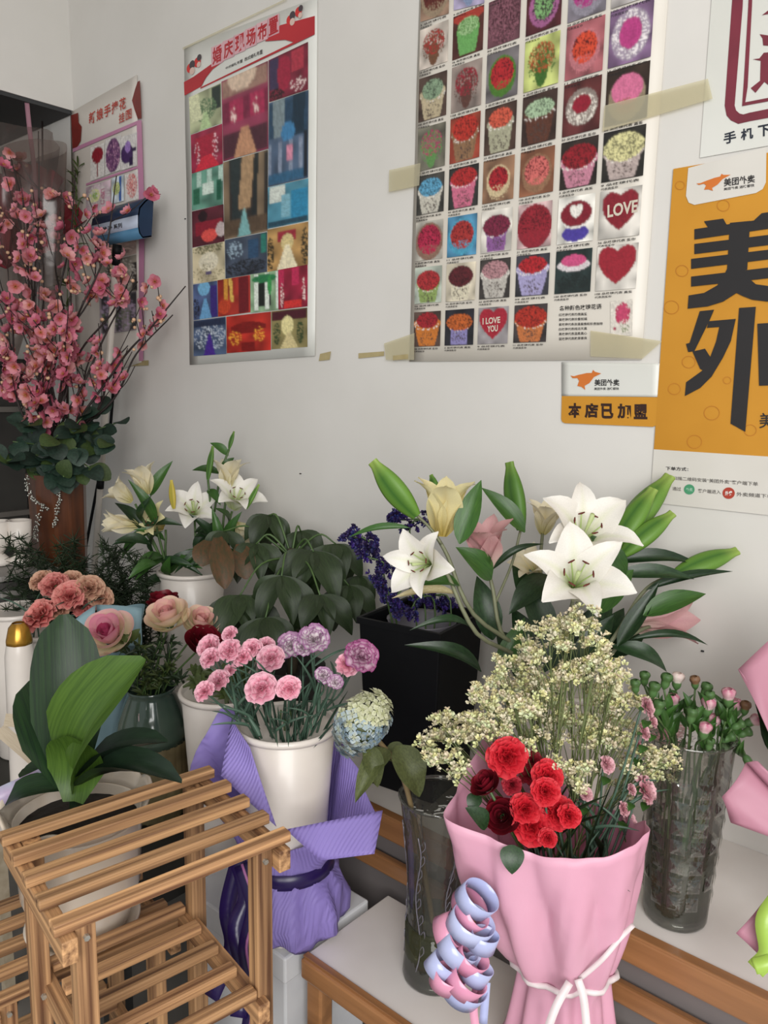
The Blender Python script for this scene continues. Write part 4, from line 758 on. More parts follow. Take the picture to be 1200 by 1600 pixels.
for i, (p, k, lean) in enumerate(buds):
    a = U(0, 6.28); base = RVC+V((.03*cos(a), .03*sin(a), .02)); d = 1.10+U(-.03, .07); P = at(*s5(p), d); nk = RVC+V((P.x-RVC.x, P.y-RVC.y, 0)).normalized()*min(.045, (P.xy-RVC.xy).length)+V((0, 0, .29))
    t = thing('cut_carnation', {'pink': 'carnation bud showing pink petals in the cut-glass vase', 'white': 'carnation bud opening creamy white in the cut-glass vase', 'brown': 'withered brown carnation head in the cut-glass vase', 'green': 'closed green carnation bud in the cut-glass vase'}[k], 'flower', base, k+' carnation buds in cut-glass vase')
    ax = {0: cw(U(-.2, .2), 1, .3), 1: cw(.8, .5, .3), 2: cw(.45, -.9, .2)}[lean]; s = U(.0155, .0195)*(1.2 if k in ('pink', 'white') else 1)
    stem(t, [base, lerp(base, nk, .6), nk, P-ax*s*.5] if lean != 2 else [base, nk, at(1150, 1150, d), at(1158, 1165, d), P], .0016); link('bud', CB[k], t, aim(P-ax*s*.7, ax, s*1.15, U(0, 6)))
    for _ in range(3): q = lerp(nk, P, U(.2, .8)); leaf(t, q, q+cw(U(-.6, .6), U(.5, 1), U(-.3, .6))*U(.025, .045), .011, 'lance', M_leaf, .12)
    if i % 2 == 0:
        for _ in range(2): q = lerp(base, nk, U(.2, .9)); leaf(t, q, q+V((U(-.3, .3), U(-.3, .3), 1))*.04, .008, 'lance', M_leaf, .1)
# hydrangea
HB = LVC+V((.01, .0, .02)); t = thing('cut_hydrangea', 'faded blue and cream hydrangea head drooping over the purple paper', 'flower', HB)
stem(t, [HB, LVC+V((-.005, -.02, .17)), at(640, 1250, 1.20), at(620, 1195, 1.19), at(585, 1150, 1.17)], (.0045, .004), mat('hydrangea_stem', '7d6a48', '6a5a3c', 30, .6))
hc = at(566, 1130, 1.155); head = part('flower_head', MB().lathe([(0, -.03), (.026, -.02), (.034, 0), (.026, .02), (0, .03)], 12, hc), M_leafolive, t)
def floret(c1, c2):
    mb = MB(); a, b = lin(c1), lin(c2)
    for j in range(4):
        r = Matrix.Rotation(j*pi/2, 3, 'Z'); mb.add([r @ V(p) for p in ((0, 0, 0), (.55, .42, .1), (1, .0, .02), (.55, -.42, .1))], [(0, 3, 2, 1)], [a, b, b, b])
    return mb.mesh('floret', M_attr_r)
FLO = [floret('b9c0a0', 'a9bccb'), floret('b8b890', 'bccbd4'), floret('b9bd88', 'dedfc2'), floret('a3b0a0', '90abc4')]
e1, e2, e3 = cw(.6, .8, 0), cw(.8, -.6, 0), cw(0, 0, 1)
for i in range(190):
    z = 1-2*(i+.5)/190; a = i*2.39996; r = sqrt(1-z*z); dv = e1*r*cos(a)*1.25+e2*r*sin(a)*.86+e3*z*.8
    if dv.dot(e3) < -.45: continue
    k = dv.dot(cw(.3, 1, .1)); f = FLO[2] if k > .35+U(-.3, .3) else random.choice((FLO[0], FLO[1], FLO[3], FLO[1]))
    link('floret', f, head, aim(hc+dv*.041*U(.92, 1.05), dv+V((U(-.3, .3), U(-.3, .3), U(-.3, .3))), .0105, U(0, 6)))
for A_, B_, w_ in (((605, 1170, 1.17), (555, 1255, 1.12), .035), ((620, 1165, 1.18), (655, 1245, 1.17), .048), ((575, 1165, 1.15), (590, 1230, 1.14), .03), ((600, 1175, 1.2), (640, 1190, 1.2), .035)):
    leafp(t, A_, B_, w_, 'ovate', M_leafolive, bend=.2, fold=.3, wob=.03)

# ================================================================== PURPLE-WRAPPED BUCKET
PUC = V((-.961, -.543, .4565)); PUH = .372
pl = thing('saucer', 'thin white plate under the purple-wrapped bucket', 'plate', V((PUC.x, PUC.y, .4505)))
tb_ = thing('foam_box', 'white box at the end of the lower step, under the purple-wrapped bucket', 'box', (-1.03, -.52, 0))
part('box_body', MB().box((-1.03, -.51, .20), (.275, .20, .40)), mat('white_foam', 'd9dadc', 'cfd0d4', 14, .6), tb_, False, bevel=.004); part('lid', MB().box((-1.03, -.51, .425), (.285, .21, .05)), mat('white_foam'), tb_, False, bevel=.004)
part('dish', MB().lathe([(0, 0), (.06, 0), (.085, .006), (.0865, .0075), (.06, .004), (0, .003)], 36, wloc(pl)), M_bucket, pl)
bucket('flower_bucket', 'white bucket of pink carnations wrapped in purple paper', PUC, .058, .086, PUH)
M_purple = mat('purple_crepe_paper', 'a897de', '9c89d4', 6, .6, .45, wave=60, thin=.3, stretch=(1, 1, .01))
M_ribbonp = mat('dark_purple_satin', '27184f', '1f1342', 8, .3)
pp_ = thing('paper_wrap', 'crinkled purple crepe paper gathered around a white bucket', 'wrapping paper', PUC)
n = 72; rings = []
for zz, r0, amp, kf in ((.0, .095, .006, 9), (.012, .103, .008, 9), (.045, .104, .008, 8), (.08, .096, .006, 9), (.105, .083, .004, 14), (.118, .0765, .003, 18)):
    rings.append([PUC+V(((r0+amp*sin(kf*2*pi*k/n+zz*30)+.4*amp*sin(17*2*pi*k/n))*cos(2*pi*k/n), (r0+amp*sin(kf*2*pi*k/n+zz*30)+.4*amp*sin(17*2*pi*k/n))*sin(2*pi*k/n), zz+(.006*sin(5*2*pi*k/n) if zz == 0 else 0))) for k in range(n)])
loft('skirt', rings, M_purple, pp_)
# collar: flares to four corners; low at the front
ang = [atan2(q.y-PUC.y, q.x-PUC.x) for q in (CAM,)][0]
E_ = [(-.0, .07, .172), (.35, .084, .185), (.75, .155, .195), (1.0, .185, .222), (1.25, .135, .275), (1.6, .10, .31), (2.2, .11, .30), (2.8, .125, .30), (3.4, .12, .31), (3.9, .118, .36), (4.25, .125, .375), (4.6, .15, .335), (4.95, .165, .285), (5.3, .115, .25), (5.75, .078, .20), (6.2832, .07, .172)]
def edge_at(a):
    for i in range(len(E_)-1):
        if E_[i][0] <= a <= E_[i+1][0]:
            t_ = (a-E_[i][0])/(E_[i+1][0]-E_[i][0]); t_ = t_*t_*(3-2*t_); return lerp(E_[i][1], E_[i+1][1], t_), lerp(E_[i][2], E_[i+1][2], t_)
    return E_[-1][1:]
rings = []
for u in [0, .12, .3, .5, .7, .85, 1]:
    ring = []
    for k in range(n):
        a = 2*pi*k/n; r1, z1 = edge_at(a); zb = .118; z = lerp(zb, z1, u); rmin = lerp(.058, .086, z/PUH)+.004; r = max(rmin, lerp(.0765, r1, u**1.5)+.004*sin(11*a+u*5)*u+.002*sin(18*a)*(1-u))
        ring.append(PUC+V((r*cos(ang+a), r*sin(ang+a), z)))
    rings.append(ring)
loft('collar', rings, M_purple, pp_)
def sheet_px(name, quad, m, parent, bulge, nn=8, thick=.0008):
    C = [at(*p) for p in quad]; nrm = (C[1]-C[0]).cross(C[3]-C[0]).normalized()
    if nrm.dot(CAM-C[0]) < 0: nrm = -nrm
    mb = MB().grid(lambda u, v: C[0]*(1-u)*(1-v)+C[1]*u*(1-v)+C[2]*u*v+C[3]*(1-u)*v+nrm*bulge*(sin(pi*u)*.8+.25*sin(7*u+3*v)*sin(pi*v)), nn, nn)
    o = part(name, mb, m, parent); s = o.modifiers.new('thickness', 'SOLIDIFY'); s.thickness = thick; return o
sheet_px('folded_flap', [(446, 1296, 1.20), (598, 1266, 1.235), (585, 1334, 1.19), (500, 1345, 1.19)], M_purple, pp_, .004)
sheet_px('folded_flap', [(362, 1122, 1.31), (390, 1168, 1.255), (432, 1292, 1.215), (345, 1212, 1.245)], M_purple, pp_, .004)
rb = thing('satin_ribbon', 'dark purple satin ribbon tied round the purple paper', 'ribbon', PUC+V((0, 0, .11)))
loft('band', [[PUC+V((r*cos(2*pi*k/48), r*sin(2*pi*k/48), z)) for k in range(48)] for r, z in ((.0845, .106), (.0815, .117), (.0812, .131))], M_ribbonp, rb)
for A_ in ([(370, 1340, 1.27), (385, 1400, 1.24), (368, 1450, 1.22), (380, 1520, 1.2), (372, 1590, 1.18)], [(378, 1350, 1.26), (398, 1420, 1.23), (385, 1480, 1.21), (396, 1550, 1.19), (388, 1620, 1.17)], [(372, 1345, 1.28), (355, 1420, 1.27), (362, 1480, 1.26), (330, 1560, 1.25)]):
    rr = ribbon('tail', [at(*p) for p in A_], .026, M_ribbonp, rb, twist=.3)
    if A_[0][0] == 378: ribbon('pink_stripe', [at(p[0], p[1], p[2]-.004) for p in A_], .004, mat('pink_stripe', 'a86a9c', '9a5c90', 8, .4), rr, twist=.3)
s66 = lambda p: (180+p[0]/2.727, 920+p[1]/2.727)
PN = PUC+V((0, 0, PUH-.02))
fl = [('pink', 392, 240, 43), ('pink', 400, 290, 38), ('pink', 480, 255, 44), ('pink', 540, 285, 36), ('pink', 578, 250, 38), ('pink', 640, 235, 30), ('pink', 660, 288, 47), ('pink', 485, 188, 28), ('pink', 375, 432, 38), ('pink', 435, 388, 42), ('pink', 487, 342, 23), ('pink', 618, 415, 55), ('pink', 740, 418, 44),
      ('bicolour', 750, 235, 50), ('bicolour', 850, 205, 54), ('bicolour', 890, 365, 32), ('bicolour', 800, 245, 34), ('magenta_edge', 1055, 280, 62), ('pink', 990, 318, 40), ('bicolour', 940, 395, 28)]
LAB = ['highest pink carnation over the plain white bucket, next to the dark red rose', 'pink carnation just under the highest one over the plain white bucket', 'broad pink carnation in the middle of the pink cluster', 'darker pink carnation squeezed between two broader pink ones', 'round pink carnation beside the squeezed one in the pink cluster', 'small pink carnation above the fullest bloom of the pink cluster', 'fullest pink carnation of the upper cluster, below the smallest one',
 'lone pink carnation bud rising above the pink cluster towards the money tree', 'ruffled pink carnation drooping outside the rim of the plain white bucket', 'ruffled pink carnation over the plain white bucket, right by the drooping one', 'very small pink carnation above the pair hanging over the plain bucket', 'largest pink carnation, low over the rim of the purple-wrapped bucket', 'medium pink carnation low over the rim beside the largest one',
 'white carnation edged in purple next to the pink cluster', 'tallest white carnation edged in purple', 'small purple-edged carnation low on its stem above the hydrangea', 'small purple-edged carnation between two larger purple-edged ones', 'large carnation edged in magenta beside the blue hydrangea', 'salmon pink carnation pressed against the magenta-edged one', 'faintest purple-edged carnation, lowest above the hydrangea']
for fi, (k, x, y, r) in enumerate(fl):
    px_, py_ = s66((x, y)); dd = 1.27+U(-.03, .05)-(.05 if y > 380 else 0)+(.05 if y < 260 else 0); P = at(px_, py_, dd); rad = r/2.727*dd/FPX*.98
    a = U(0, 6.28); base = PUC+V((.03*cos(a), .03*sin(a), .012)); v2 = V((P.x-PUC.x, P.y-PUC.y, 0)); nk = PN+v2.normalized()*min(.055, v2.length)
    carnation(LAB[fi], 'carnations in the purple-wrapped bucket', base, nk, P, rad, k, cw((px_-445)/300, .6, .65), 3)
for i in range(46):     # grassy leaf blades standing in the bucket
    if i % 8 == 0:
        gt = thing('carnation_foliage', 'bundle of grey-green grassy leaves standing in the purple-wrapped bucket', 'foliage', PUC+V((U(-.03, .03), U(-.03, .03), .02)), 'grassy foliage in the purple-wrapped bucket'); stem(gt, [wloc(gt), wloc(gt)+V((0, 0, .2)), PN+V((U(-.04, .04), U(-.04, .04), .03))], .0015)
    a = U(0, 6.28); q = PN+V((U(0, .06)*cos(a), U(0, .06)*sin(a), -.06)); leaf(gt, q, q+V((cos(a)*U(.2, .6), sin(a)*U(.2, .6), 1)).normalized()*U(.09, .15), .0065, 'blade', mat('carnation_green'), U(.05, .2), .2, name='leaf_blade')
for A_, B_ in (((390, 1135, 1.25), (330, 1133, 1.22)), ((395, 1125, 1.25), (345, 1105, 1.22)), ((405, 1150, 1.24), (375, 1105, 1.25))): leafp(gt, A_, B_, .007, 'blade', mat('carnation_green'), .1, .1, name='leaf_blade')

# second white bucket behind it
B2 = V((-1.228, -.475, .4505))
lt = thing('low_bench', 'dark low bench carrying buckets at the deep end of the shop', 'bench', (-1.9, -.6, 0))
part('bench_top', MB().box((-2.05, -.56, .436), (1.72, .36, .026)), M_dark, lt, False, bevel=.003)
for x in (-2.85, -1.25):
    for y in (-.72, -.42): part('leg', MB().box((x, y, .21), (.04, .04, .42)), M_dark, lt, False)
bucket('flower_bucket', 'white bucket with green foliage between the green jar and the purple-wrapped bucket', B2, .062, .086, .345)
# foliage in the second bucket
def sprig(label, group, base, nk, tip, m, n=26, l=.022, w_=.008, kind='ovate', spread=.05, name='greenery_sprig', cat='foliage', r=.0018):
    t = thing(name, label, cat, base, group); c = curve([base, nk, lerp(nk, tip, .5)+V((U(-.01, .01), U(-.01, .01), .01)), tip], 8); stem(t, [base, nk, lerp(nk, tip, .5), tip], (r, r*.5))
    h = len(c)//3
    for k in range(n):
        p = c[random.randint(h, len(c)-1)]; d = V((U(-1, 1), U(-1, 1), U(-.2, 1))).normalized(); leaf(t, p, p+d*U(.6, 1.3)*l, w_, kind, m, .1)
    return t
M_fern = mat('dark_fern', '2e3f24', '1f2e1b', 20, .55, thin=.15, rand=.25)
M_olive = mat('olive_leaf', '4f5d2e', '3c4a24', 20, .55, thin=.2, rand=.2)
for i in range(7):
    a = U(0, 6.28); tip = at(U(295, 400), U(1045, 1085), 1.55+U(-.06, .06))
    sprig('leafy green filler sprig in the plain white bucket', 'filler greens in the plain white bucket', B2+V((.03*cos(a), .03*sin(a), .012)), B2+V((.06*cos(a), .06*sin(a), .33)), tip, M_olive, 24, .03, .012)

# ================================================================== PINK-WRAPPED BOUQUET
PK = V((-.445, -.49, .4505)); M_pink = mat('pink_wrapping_paper', 'f2bcd2', 'ecb0c8', 5, .42, .8, 26, thin=.28)
pk = thing('paper_wrap', 'pink paper wrap tied with white cord around the red and yellow bouquet', 'wrapping paper', PK)
angc = atan2(CAM.y-PK.y, CAM.x-PK.x)   # 0 faces the room
Ek = [(0, .104, .384), (.35, .108, .39), (.7, .112, .402), (1.0, .110, .408), (1.35, .094, .40), (1.8, .082, .375), (2.6, .082, .365), (3.2, .092, .385), (3.7, .12, .425), (4.2, .14, .465), (4.6, .135, .445), (4.9, .155, .41), (5.2, .182, .402), (5.5, .136, .39), (5.9, .110, .380), (6.2832, .104, .384)]
def ek(a):
    for i in range(len(Ek)-1):
        if Ek[i][0] <= a <= Ek[i+1][0]:
            t_ = (a-Ek[i][0])/(Ek[i+1][0]-Ek[i][0]); t_ = t_*t_*(3-2*t_); return lerp(Ek[i][1], Ek[i+1][1], t_), lerp(Ek[i][2], Ek[i+1][2], t_)
n = 150; rings = []
for u in [i/26 for i in range(27)]:
    ring = []
    for k in range(n):
        a = 2*pi*k/n; r1, z1 = ek(a)
        if u < .42: v = u/.42; z = lerp(.0, .158, v); r = lerp(.088, .058, v**.7)*(1+.07*sin(9*a+1)*(1-v*.2)+.04*sin(14*a))
        else: v = (u-.42)/.58; z = lerp(.158, z1, v); r = lerp(.058, r1, v**.62)*(1+.10*sin(9*a+1)*(1-v)+.09*(abs(sin(2.5*a+.7+v*.8))-.55)*max(0, sin(pi*v))**.7+.075*(abs(sin(4.5*a+2.2*v))-.5)*(.25+sin(pi*v))+.03*(abs(sin(8.3*a-5*v))-.5)*sin(pi*v))
        ring.append(PK+V((r*cos(angc+a), r*sin(angc+a), z)))
    rings.append(ring)
loft('paper_cone', rings, M_pink, pk)
M_cord = mat('white_cord', 'e6dcdc', 'd9cccd', 30, .5)
cd = [PK+V(((.0685+.004*sin(9*a+1))*cos(angc+a), (.0685+.004*sin(9*a+1))*sin(angc+a), .158+.012*sin(a+1.3))) for a in [2*pi*k/40 for k in range(41)]]
cord = part('cord', MB().tube(cd, .0042, 6), M_cord, pk)
ribbon('cord_tail', [at(905, 1530, 1.0), at(940, 1500, .99), at(970, 1465, .99), at(990, 1445, 1.0)], .006, M_cord, pk)
for A_ in ([(903, 1530, .995), (912, 1560, .985), (918, 1620, .975)], [(890, 1535, .99), (868, 1575, .98), (845, 1640, .97)]): ribbon('cord_tail', [at(*p) for p in A_], .010, M_cord, pk)
# curled pull-bow
M_bowb = mat('pale_blue_ribbon', 'b9bfe0', 'a6add6', 10, .2); M_bowp = mat('pink_blue_ribbon', 'e0a0b8', 'd38cab', 10, .2)
bw = thing('ribbon_bow', 'curled pale blue and pink pull bow on the pink wrapped bouquet', 'bow', at(735, 1490, .98))
for (x, y, rx, ry, rot, d_, m_) in ((735, 1420, 34, 20, -.5, .985, M_bowp), (745, 1405, 32, 18, -.6, .975, M_bowb), (735, 1445, 36, 20, .6, .97, M_bowb), (700, 1455, 26, 17, .4, .98, M_bowp), (715, 1485, 30, 20, -.3, .965, M_bowb), (735, 1500, 26, 20, .5, .96, M_bowp), (690, 1510, 24, 20, .9, .965, M_bowb),
                             (700, 1530, 26, 18, .3, .96, M_bowp), (725, 1545, 34, 18, .4, .965, M_bowb), (745, 1520, 22, 28, .1, .96, M_bowb), (755, 1470, 22, 26, .2, .965, M_bowb), (728, 1535, 30, 14, .2, .955, M_bowp)):
    A_ = cw(.55+U(-.35, .35), .75+U(-.3, .2), .3+U(-.1, .12)); X_ = A_.orthogonal().normalized(); Y_ = A_.cross(X_); c0 = at(x, y, d_); rr = rx*d_/FPX
    loft('loop', [[c0+X_*cos(a)*rr+Y_*sin(a)*rr*.8+A_*k_ for a in [2*pi*q/28 for q in range(28)]] for k_ in (-.0115, 0, .0115)], m_, bw)
for A_ in ([(745, 1540, .965), (740, 1580, .96), (750, 1640, .955)], [(760, 1535, .965), (755, 1600, .96)]): ribbon('tail', [at(*p) for p in A_], .01, M_bowb if A_[0][0] > 750 else M_bowp, bw)
# flowers in it
PKN = PK+V((0, 0, .2)); PB = PK+V((0, 0, .03))
s2 = lambda p: (660+p[0]/3, 980+p[1]/3)
LABR = iter(['largest round red carnation standing above the other red ones', 'dark red carnation right behind the largest round red one', 'ragged red carnation below the dark red one in the pink bouquet', 'red carnation in the middle of the red cluster', 'red carnation touching the lower crimson rose', 'widest red carnation at the bottom of the red cluster', 'broad red carnation opposite the crimson roses', 'half-open red carnation at the outer end of the red cluster', 'small red carnation hanging under the widest red one', 'dark red carnation wedged in the centre of the red cluster', 'dark red carnation between the crimson rose bud and the red cluster'])
for x, y, r, k in ((395, 600, 80, 'red'), (515, 625, 42, 'darkred'), (590, 690, 62, 'red'), (580, 765, 58, 'red'), (480, 845, 62, 'red'), (515, 925, 78, 'red'), (640, 860, 72, 'red'), (692, 880, 48, 'red'), (590, 985, 38, 'red'), (500, 690, 40, 'darkred'), (420, 735, 40, 'darkred')):
    p = s2((x, y)); d_ = .985+U(-.02, .02)+(.03 if k == 'darkred' else 0)+(y < 720)*.03; P = at(*p, d_); a = U(0, 6.3)
    carnation(next(LABR), 'red carnations in the pink bouquet', PB+V((.02*cos(a), .02*sin(a), 0)), PKN+V((.02*cos(a), .02*sin(a), 0)), P, r/3*d_/FPX*.92, k, cw((p[0]-850)/260, .55, .8), 1)
for x, y, r, ax in ((295, 735, 62, cw(-.5, .75, .35)), (372, 885, 72, cw(-.3, .45, .8))):
    p = s2((x, y)); P = at(*p, 1.0); rose('dark crimson rose with a visible leaf in the pink-wrapped bouquet' if r > 70 else 'dark crimson rose bud leaning against the back of the pink paper', None, PB, PKN, P, r/3*1.0/FPX*.95, 'crimson', ax, [((762, 1290, .99), (727, 1262, .985), .026), ((800, 1320, .97), (800, 1366, .96), .03)] if r > 70 else [((745, 1240, 1.0), (735, 1270, .99), .02)])
LABP = iter(['pale pink carnation beside the green buds of the cut-glass vase', 'pale pink carnation under the one beside the green buds', 'tiny pale pink carnation between the yellow sprays and the cut-glass vase', 'faded pink carnation buried in the yellow sprays', 'largest pale pink carnation hanging before the cut-glass vase', 'small pale pink carnation clinging to the largest one', 'pink carnation low by the edge of the pink paper', 'pink carnation just above the one at the paper edge', 'withered pink carnation behind the red cluster', 'small pink carnation outermost by the cut-glass vase rim'])
for x, y, r in ((1060, 372, 40), (1045, 490, 34), (1020, 552, 22), (872, 640, 36), (1055, 760, 58), (985, 760, 24), (975, 905, 40), (950, 850, 30), (770, 780, 30), (1085, 440, 26)):
    p = s2((x, y)); d_ = 1.05+U(-.02, .04); P = at(*p, d_); a = U(0, 6.3)
    carnation(next(LABP), 'pale pink carnations in the pink bouquet', PB+V((.02*cos(a), .02*sin(a), 0)), PKN+V((.03*cos(a), .03*sin(a), .05)), P, r/3*d_/FPX*.95, 'palepink', cw((p[0]-880)/150, .4, .5), 2)
    leaf(COL.objects[-1].parent, P-V((0, 0, .02)), P+cw(-.3, -.8, .3)*.03, .013, 'lance', M_leaf)
LM = [cluster_mesh(40+i, 14, 'e4e2ac', 'f5f2d0', bl=.27) for i in range(3)]
tips = [(690, 1145), (720, 1125), (748, 1122), (762, 1090), (778, 1060), (800, 1035), (835, 1010), (858, 990), (890, 985), (912, 968), (935, 1020), (962, 1040), (985, 1085), (1012, 1170), (1040, 1183), (908, 1118), (862, 1128), (945, 1148), (822, 1100), (785, 1145), (905, 1195), (975, 1130), (850, 1060), (880, 1040), (700, 1180), (1000, 1205), (925, 1085), (800, 1090)]
M_limst = mat('sea_lavender_stem', '6e7a4a', '5c683e', 30, .6)
for i, (x, y) in enumerate(tips):
    d_ = 1.06+U(-.05, .09); T_ = at(x, y, d_); a = U(0, 6.3); base = PB+V((.02*cos(a), .02*sin(a), 0)); nk = PKN+V((.03*cos(a), .03*sin(a), .04))
    t = thing('sea_lavender_sprig', 'pale yellow sea lavender spray rising from the pink-wrapped bouquet', 'flower', base, 'pale yellow sprays in the pink bouquet')
    c = curve([base, nk, lerp(nk, T_, .55)+V((0, 0, .012)), T_], 6); part('stem', MB().tube(c, .0011, 5), M_limst, t); tw = MB()
    for k in range(10):
        o = T_+cw(U(-1, 1), U(-1, 1)*.6, U(-.8, .8))*U(.006, .042)+V((0, 0, -.006)); j = c[-1-random.randint(2, 7)]
        tw.tube([j, lerp(j, o, .6)+V((0, 0, .004)), o], .0006, 4); link('floret_cluster', random.choice(LM), t, aim(o, cw(U(-.6, .6), 1, U(-.2, .8)), U(.010, .0145), U(0, 6)))
    part('twigs', tw, M_limst, t, kind='stuff')
for i in range(14):
    a = U(0, 6.28); q = PK+V((.05*cos(a), .05*sin(a), .3)); tip = at(U(840, 960), U(1200, 1290), 1.02+U(-.04, .06))
    if i % 7 == 0: gt = thing('foliage_bundle', 'thin dark green stalks and leaves inside the pink-wrapped bouquet', 'foliage', PB+V((U(-.02, .02), 0, 0)), 'green stalks in the pink bouquet'); stem(gt, [wloc(gt), PKN, at(890, 1250, 1.02)], .0016, M_fern)
    leaf(gt, q, tip, .005, 'blade', M_fern, .1)

# ---- right-hand pink bouquet at the edge of the step
RP_ = V((-.16, -.24, .6008)); M_pink2 = mat('dusty_pink_paper', 'cf95a8', 'c58a9e', 5, .5, .2, 12, thin=.25)
rw = thing('paper_wrap', 'dusty pink paper bouquet wrap with a lime ribbon beside the cut-glass vase', 'wrapping paper', RP_)
sheet_px('upper_fold', [(1153, 1046, 1.12), (1290, 930, 1.15), (1300, 1250, 1.1), (1203, 1148, 1.06)], M_pink2, rw, .02)
sheet_px('upper_fold', [(1153, 1046, 1.12), (1203, 1150, 1.07), (1225, 1180, 1.10), (1215, 1000, 1.16)], M_pink2, rw, .01)
sheet_px('side_fold', [(1165, 1192, 1.04), (1128, 1245, 1.03), (1142, 1285, 1.03), (1300, 1345, .99)], M_pink2, rw, .014)
sheet_px('side_fold', [(1165, 1192, 1.04), (1180, 1200, 1.04), (1320, 1300, 1.0), (1300, 1350, .99)], M_pink2, rw, .02)
sheet_px('lower_fold', [(1190, 1412, 1.03), (1150, 1458, 1.02), (1195, 1500, 1.01), (1290, 1460, 1.0)], M_pink2, rw, .01)
cw_ = []
for z, r in ((0, .06), (.06, .05), (.12, .045), (.2, .06), (.3, .085), (.38, .11)): cw_.append([RP_+V((.03+r*cos(a)*(1+.06*sin(6*a)), .0+r*sin(a)*(1+.06*sin(6*a)), z)) for a in [2*pi*k/40 for k in range(40)]])
loft('paper_cone', cw_, M_pink2, rw)
M_lime = mat('lime_ribbon', 'a9c95c', '9bbd4e', 8, .35)
ribbon('lime_ribbon', [at(1215, 1405, 1.0), at(1195, 1440, .99), at(1200, 1490, .985), at(1180, 1515, .985)], .022, M_lime, rw); ribbon('lime_ribbon', [at(1178, 1510, .985), at(1200, 1505, .98), at(1230, 1490, .98)], .018, M_lime, rw)
t = thing('cut_lily', 'green lily stalk inside the dusty pink bouquet', 'flower', RP_+V((.03, 0, .01))); stem(t, [wloc(t), RP_+V((.02, -.01, .2)), at(1210, 1180, 1.11), at(1188, 1110, 1.12)], .004, M_leafdark); leafp(t, (1215, 1200, 1.11), (1180, 1100, 1.11), .02, 'lance', M_leafdark)

# ================================================================== LILIES IN THE BACK BUCKET, MONEY TREE
LB = V((-1.70, -.215, .6)); bucket('flower_bucket', 'white bucket of cream lilies standing far back beside the money tree', LB, .064, .088, .322)
LN = LB+V((0, 0, .30))
s55 = lambda p: (150+p[0]/2.667, 660+p[1]/2.667)
fl = [((150, 330), (-.75, .6, .3), 30, 'cream', 'half', 'cream lily leaning left with long pale petals'), ((215, 300), (-.2, 1, .2), 34, 'cream', 'half', 'cream lily standing upright above the back bucket'), ((175, 430), (-1, .1, .4), 34, 'cream', 'shut', 'drooping closed cream lily over the rim of the back bucket'),
      ((280, 440), (-.4, .4, .7), 33, 'yellow', 'open', 'cream lily with a yellow throat at the front of the back bucket'), ((410, 400), (.1, .5, .8), 42, 'white', 'open', 'white star lily facing the room from the back bucket'), ((570, 360), (.3, .6, .6), 42, 'white', 'open', 'white lily nearest the wall above the money tree'),
      ((545, 280), (.1, 1, .1), 36, 'cream', 'half', 'cream lily half hidden behind the white ones against the wall'), ((590, 420), (.6, -.6, .5), 32, 'cream', 'half', 'cream lily hanging down over the money tree')]
for i, (p, ax, r, c, s, lab) in enumerate(fl):
    px_, py_ = s55(p); d_ = 2.02+U(-.04, .06); P = at(px_, py_, d_); a = U(0, 6.3); base = LB+V((.03*cos(a), .03*sin(a), .012)); v2 = V((P.x-LB.x, P.y-LB.y, 0)); nk = LN+v2.normalized()*min(.06, v2.length)
    t = thing('cut_lily', lab, 'flower', base); stem(t, [base, nk, P-cw(*ax)*.01], (.004, .003)); lily(t, P, cw(*ax), r*2.02/FPX*1.6, c, s, U(0, 1))
    for _ in range(4):
        q = lerp(nk, P, U(.0, .8)); l = U(.07, .14); leaf(t, q, q+cw(U(-1, 1), U(-.4, .9), U(-.2, .8))*l, U(.022, .034), 'lance', M_leaf if i % 2 else M_leafdark, .15)
    if i == 1: leafp(t, (235, 775, 2.0), (270, 720, 2.0), .03, 'lance', M_leaf, .1)
    if i == 3: lbud(t, (272, 795, 1.98), (268, 750, 1.98), .75, 'yellow'); leafp(t, (245, 880, 1.97), (200, 905, 1.9), .03, 'lance', M_leaf, .2); leafp(t, (235, 850, 1.98), (180, 845, 1.95), .03, 'lance', M_leafdark, .2)
    if i == 6:
        lbud(t, (325, 750, 2.02), (333, 697, 2.02), .6, 'dark'); lbud(t, (358, 702, 2.06), (366, 674, 2.06), .75, 'dark'); lbud(t, (385, 795, 2.0), (405, 757, 2.0), .6, 'green')
        stem(t, [at(335, 800, 2.05), at(345, 740, 2.05), at(358, 702, 2.06)], .003, None, 'side_stem'); stem(t, [at(330, 800, 2.03), at(325, 750, 2.02)], .003, None, 'side_stem')
        for A_, B_ in (((345, 740, 2.05), (300, 735, 2.05)), ((348, 735, 2.05), (366, 715, 2.05)), ((357, 712, 2.06), (328, 692, 2.06)), ((325, 765, 2.03), (345, 790, 2.0))): leafp(t, A_, B_, .025, 'lance', M_leaf, .15)
MT = V((-1.36, -.17, .6)); mt = thing('money_tree', 'drooping dark money tree with large hand-shaped leaves', 'plant', MT)
M_money = mat('limp_dark_leaf', '2f4022', '212f18', 12, .5, .2, 50, thin=.12, rand=.2, stretch=(.4, 2, 1))
M_brownleaf = mat('browned_leaf', '5c3d22', '3f3a20', 9, .5, .2, 50, thin=.15)
part('pot', MB().lathe([(0, 0), (.06, 0), (.08, .12), (.083, .13), (.076, .13), (.07, .11), (0, .11)], 28, MT), mat('dark_pot', '2b2a28', '222120', 8, .5), mt)
part('soil', MB().lathe([(0, .112), (.071, .112), (.071, .106)], 24, MT), mat('soil', '2a221b', '1c1712', 60, .9), mt)
stem(mt, [MT+V((0, 0, .1)), MT+V((.01, 0, .25)), MT+V((0, .0, .42))], (.014, .009), mat('trunk_brown', '4d4434', '3a3326', 30, .7), 'trunk')
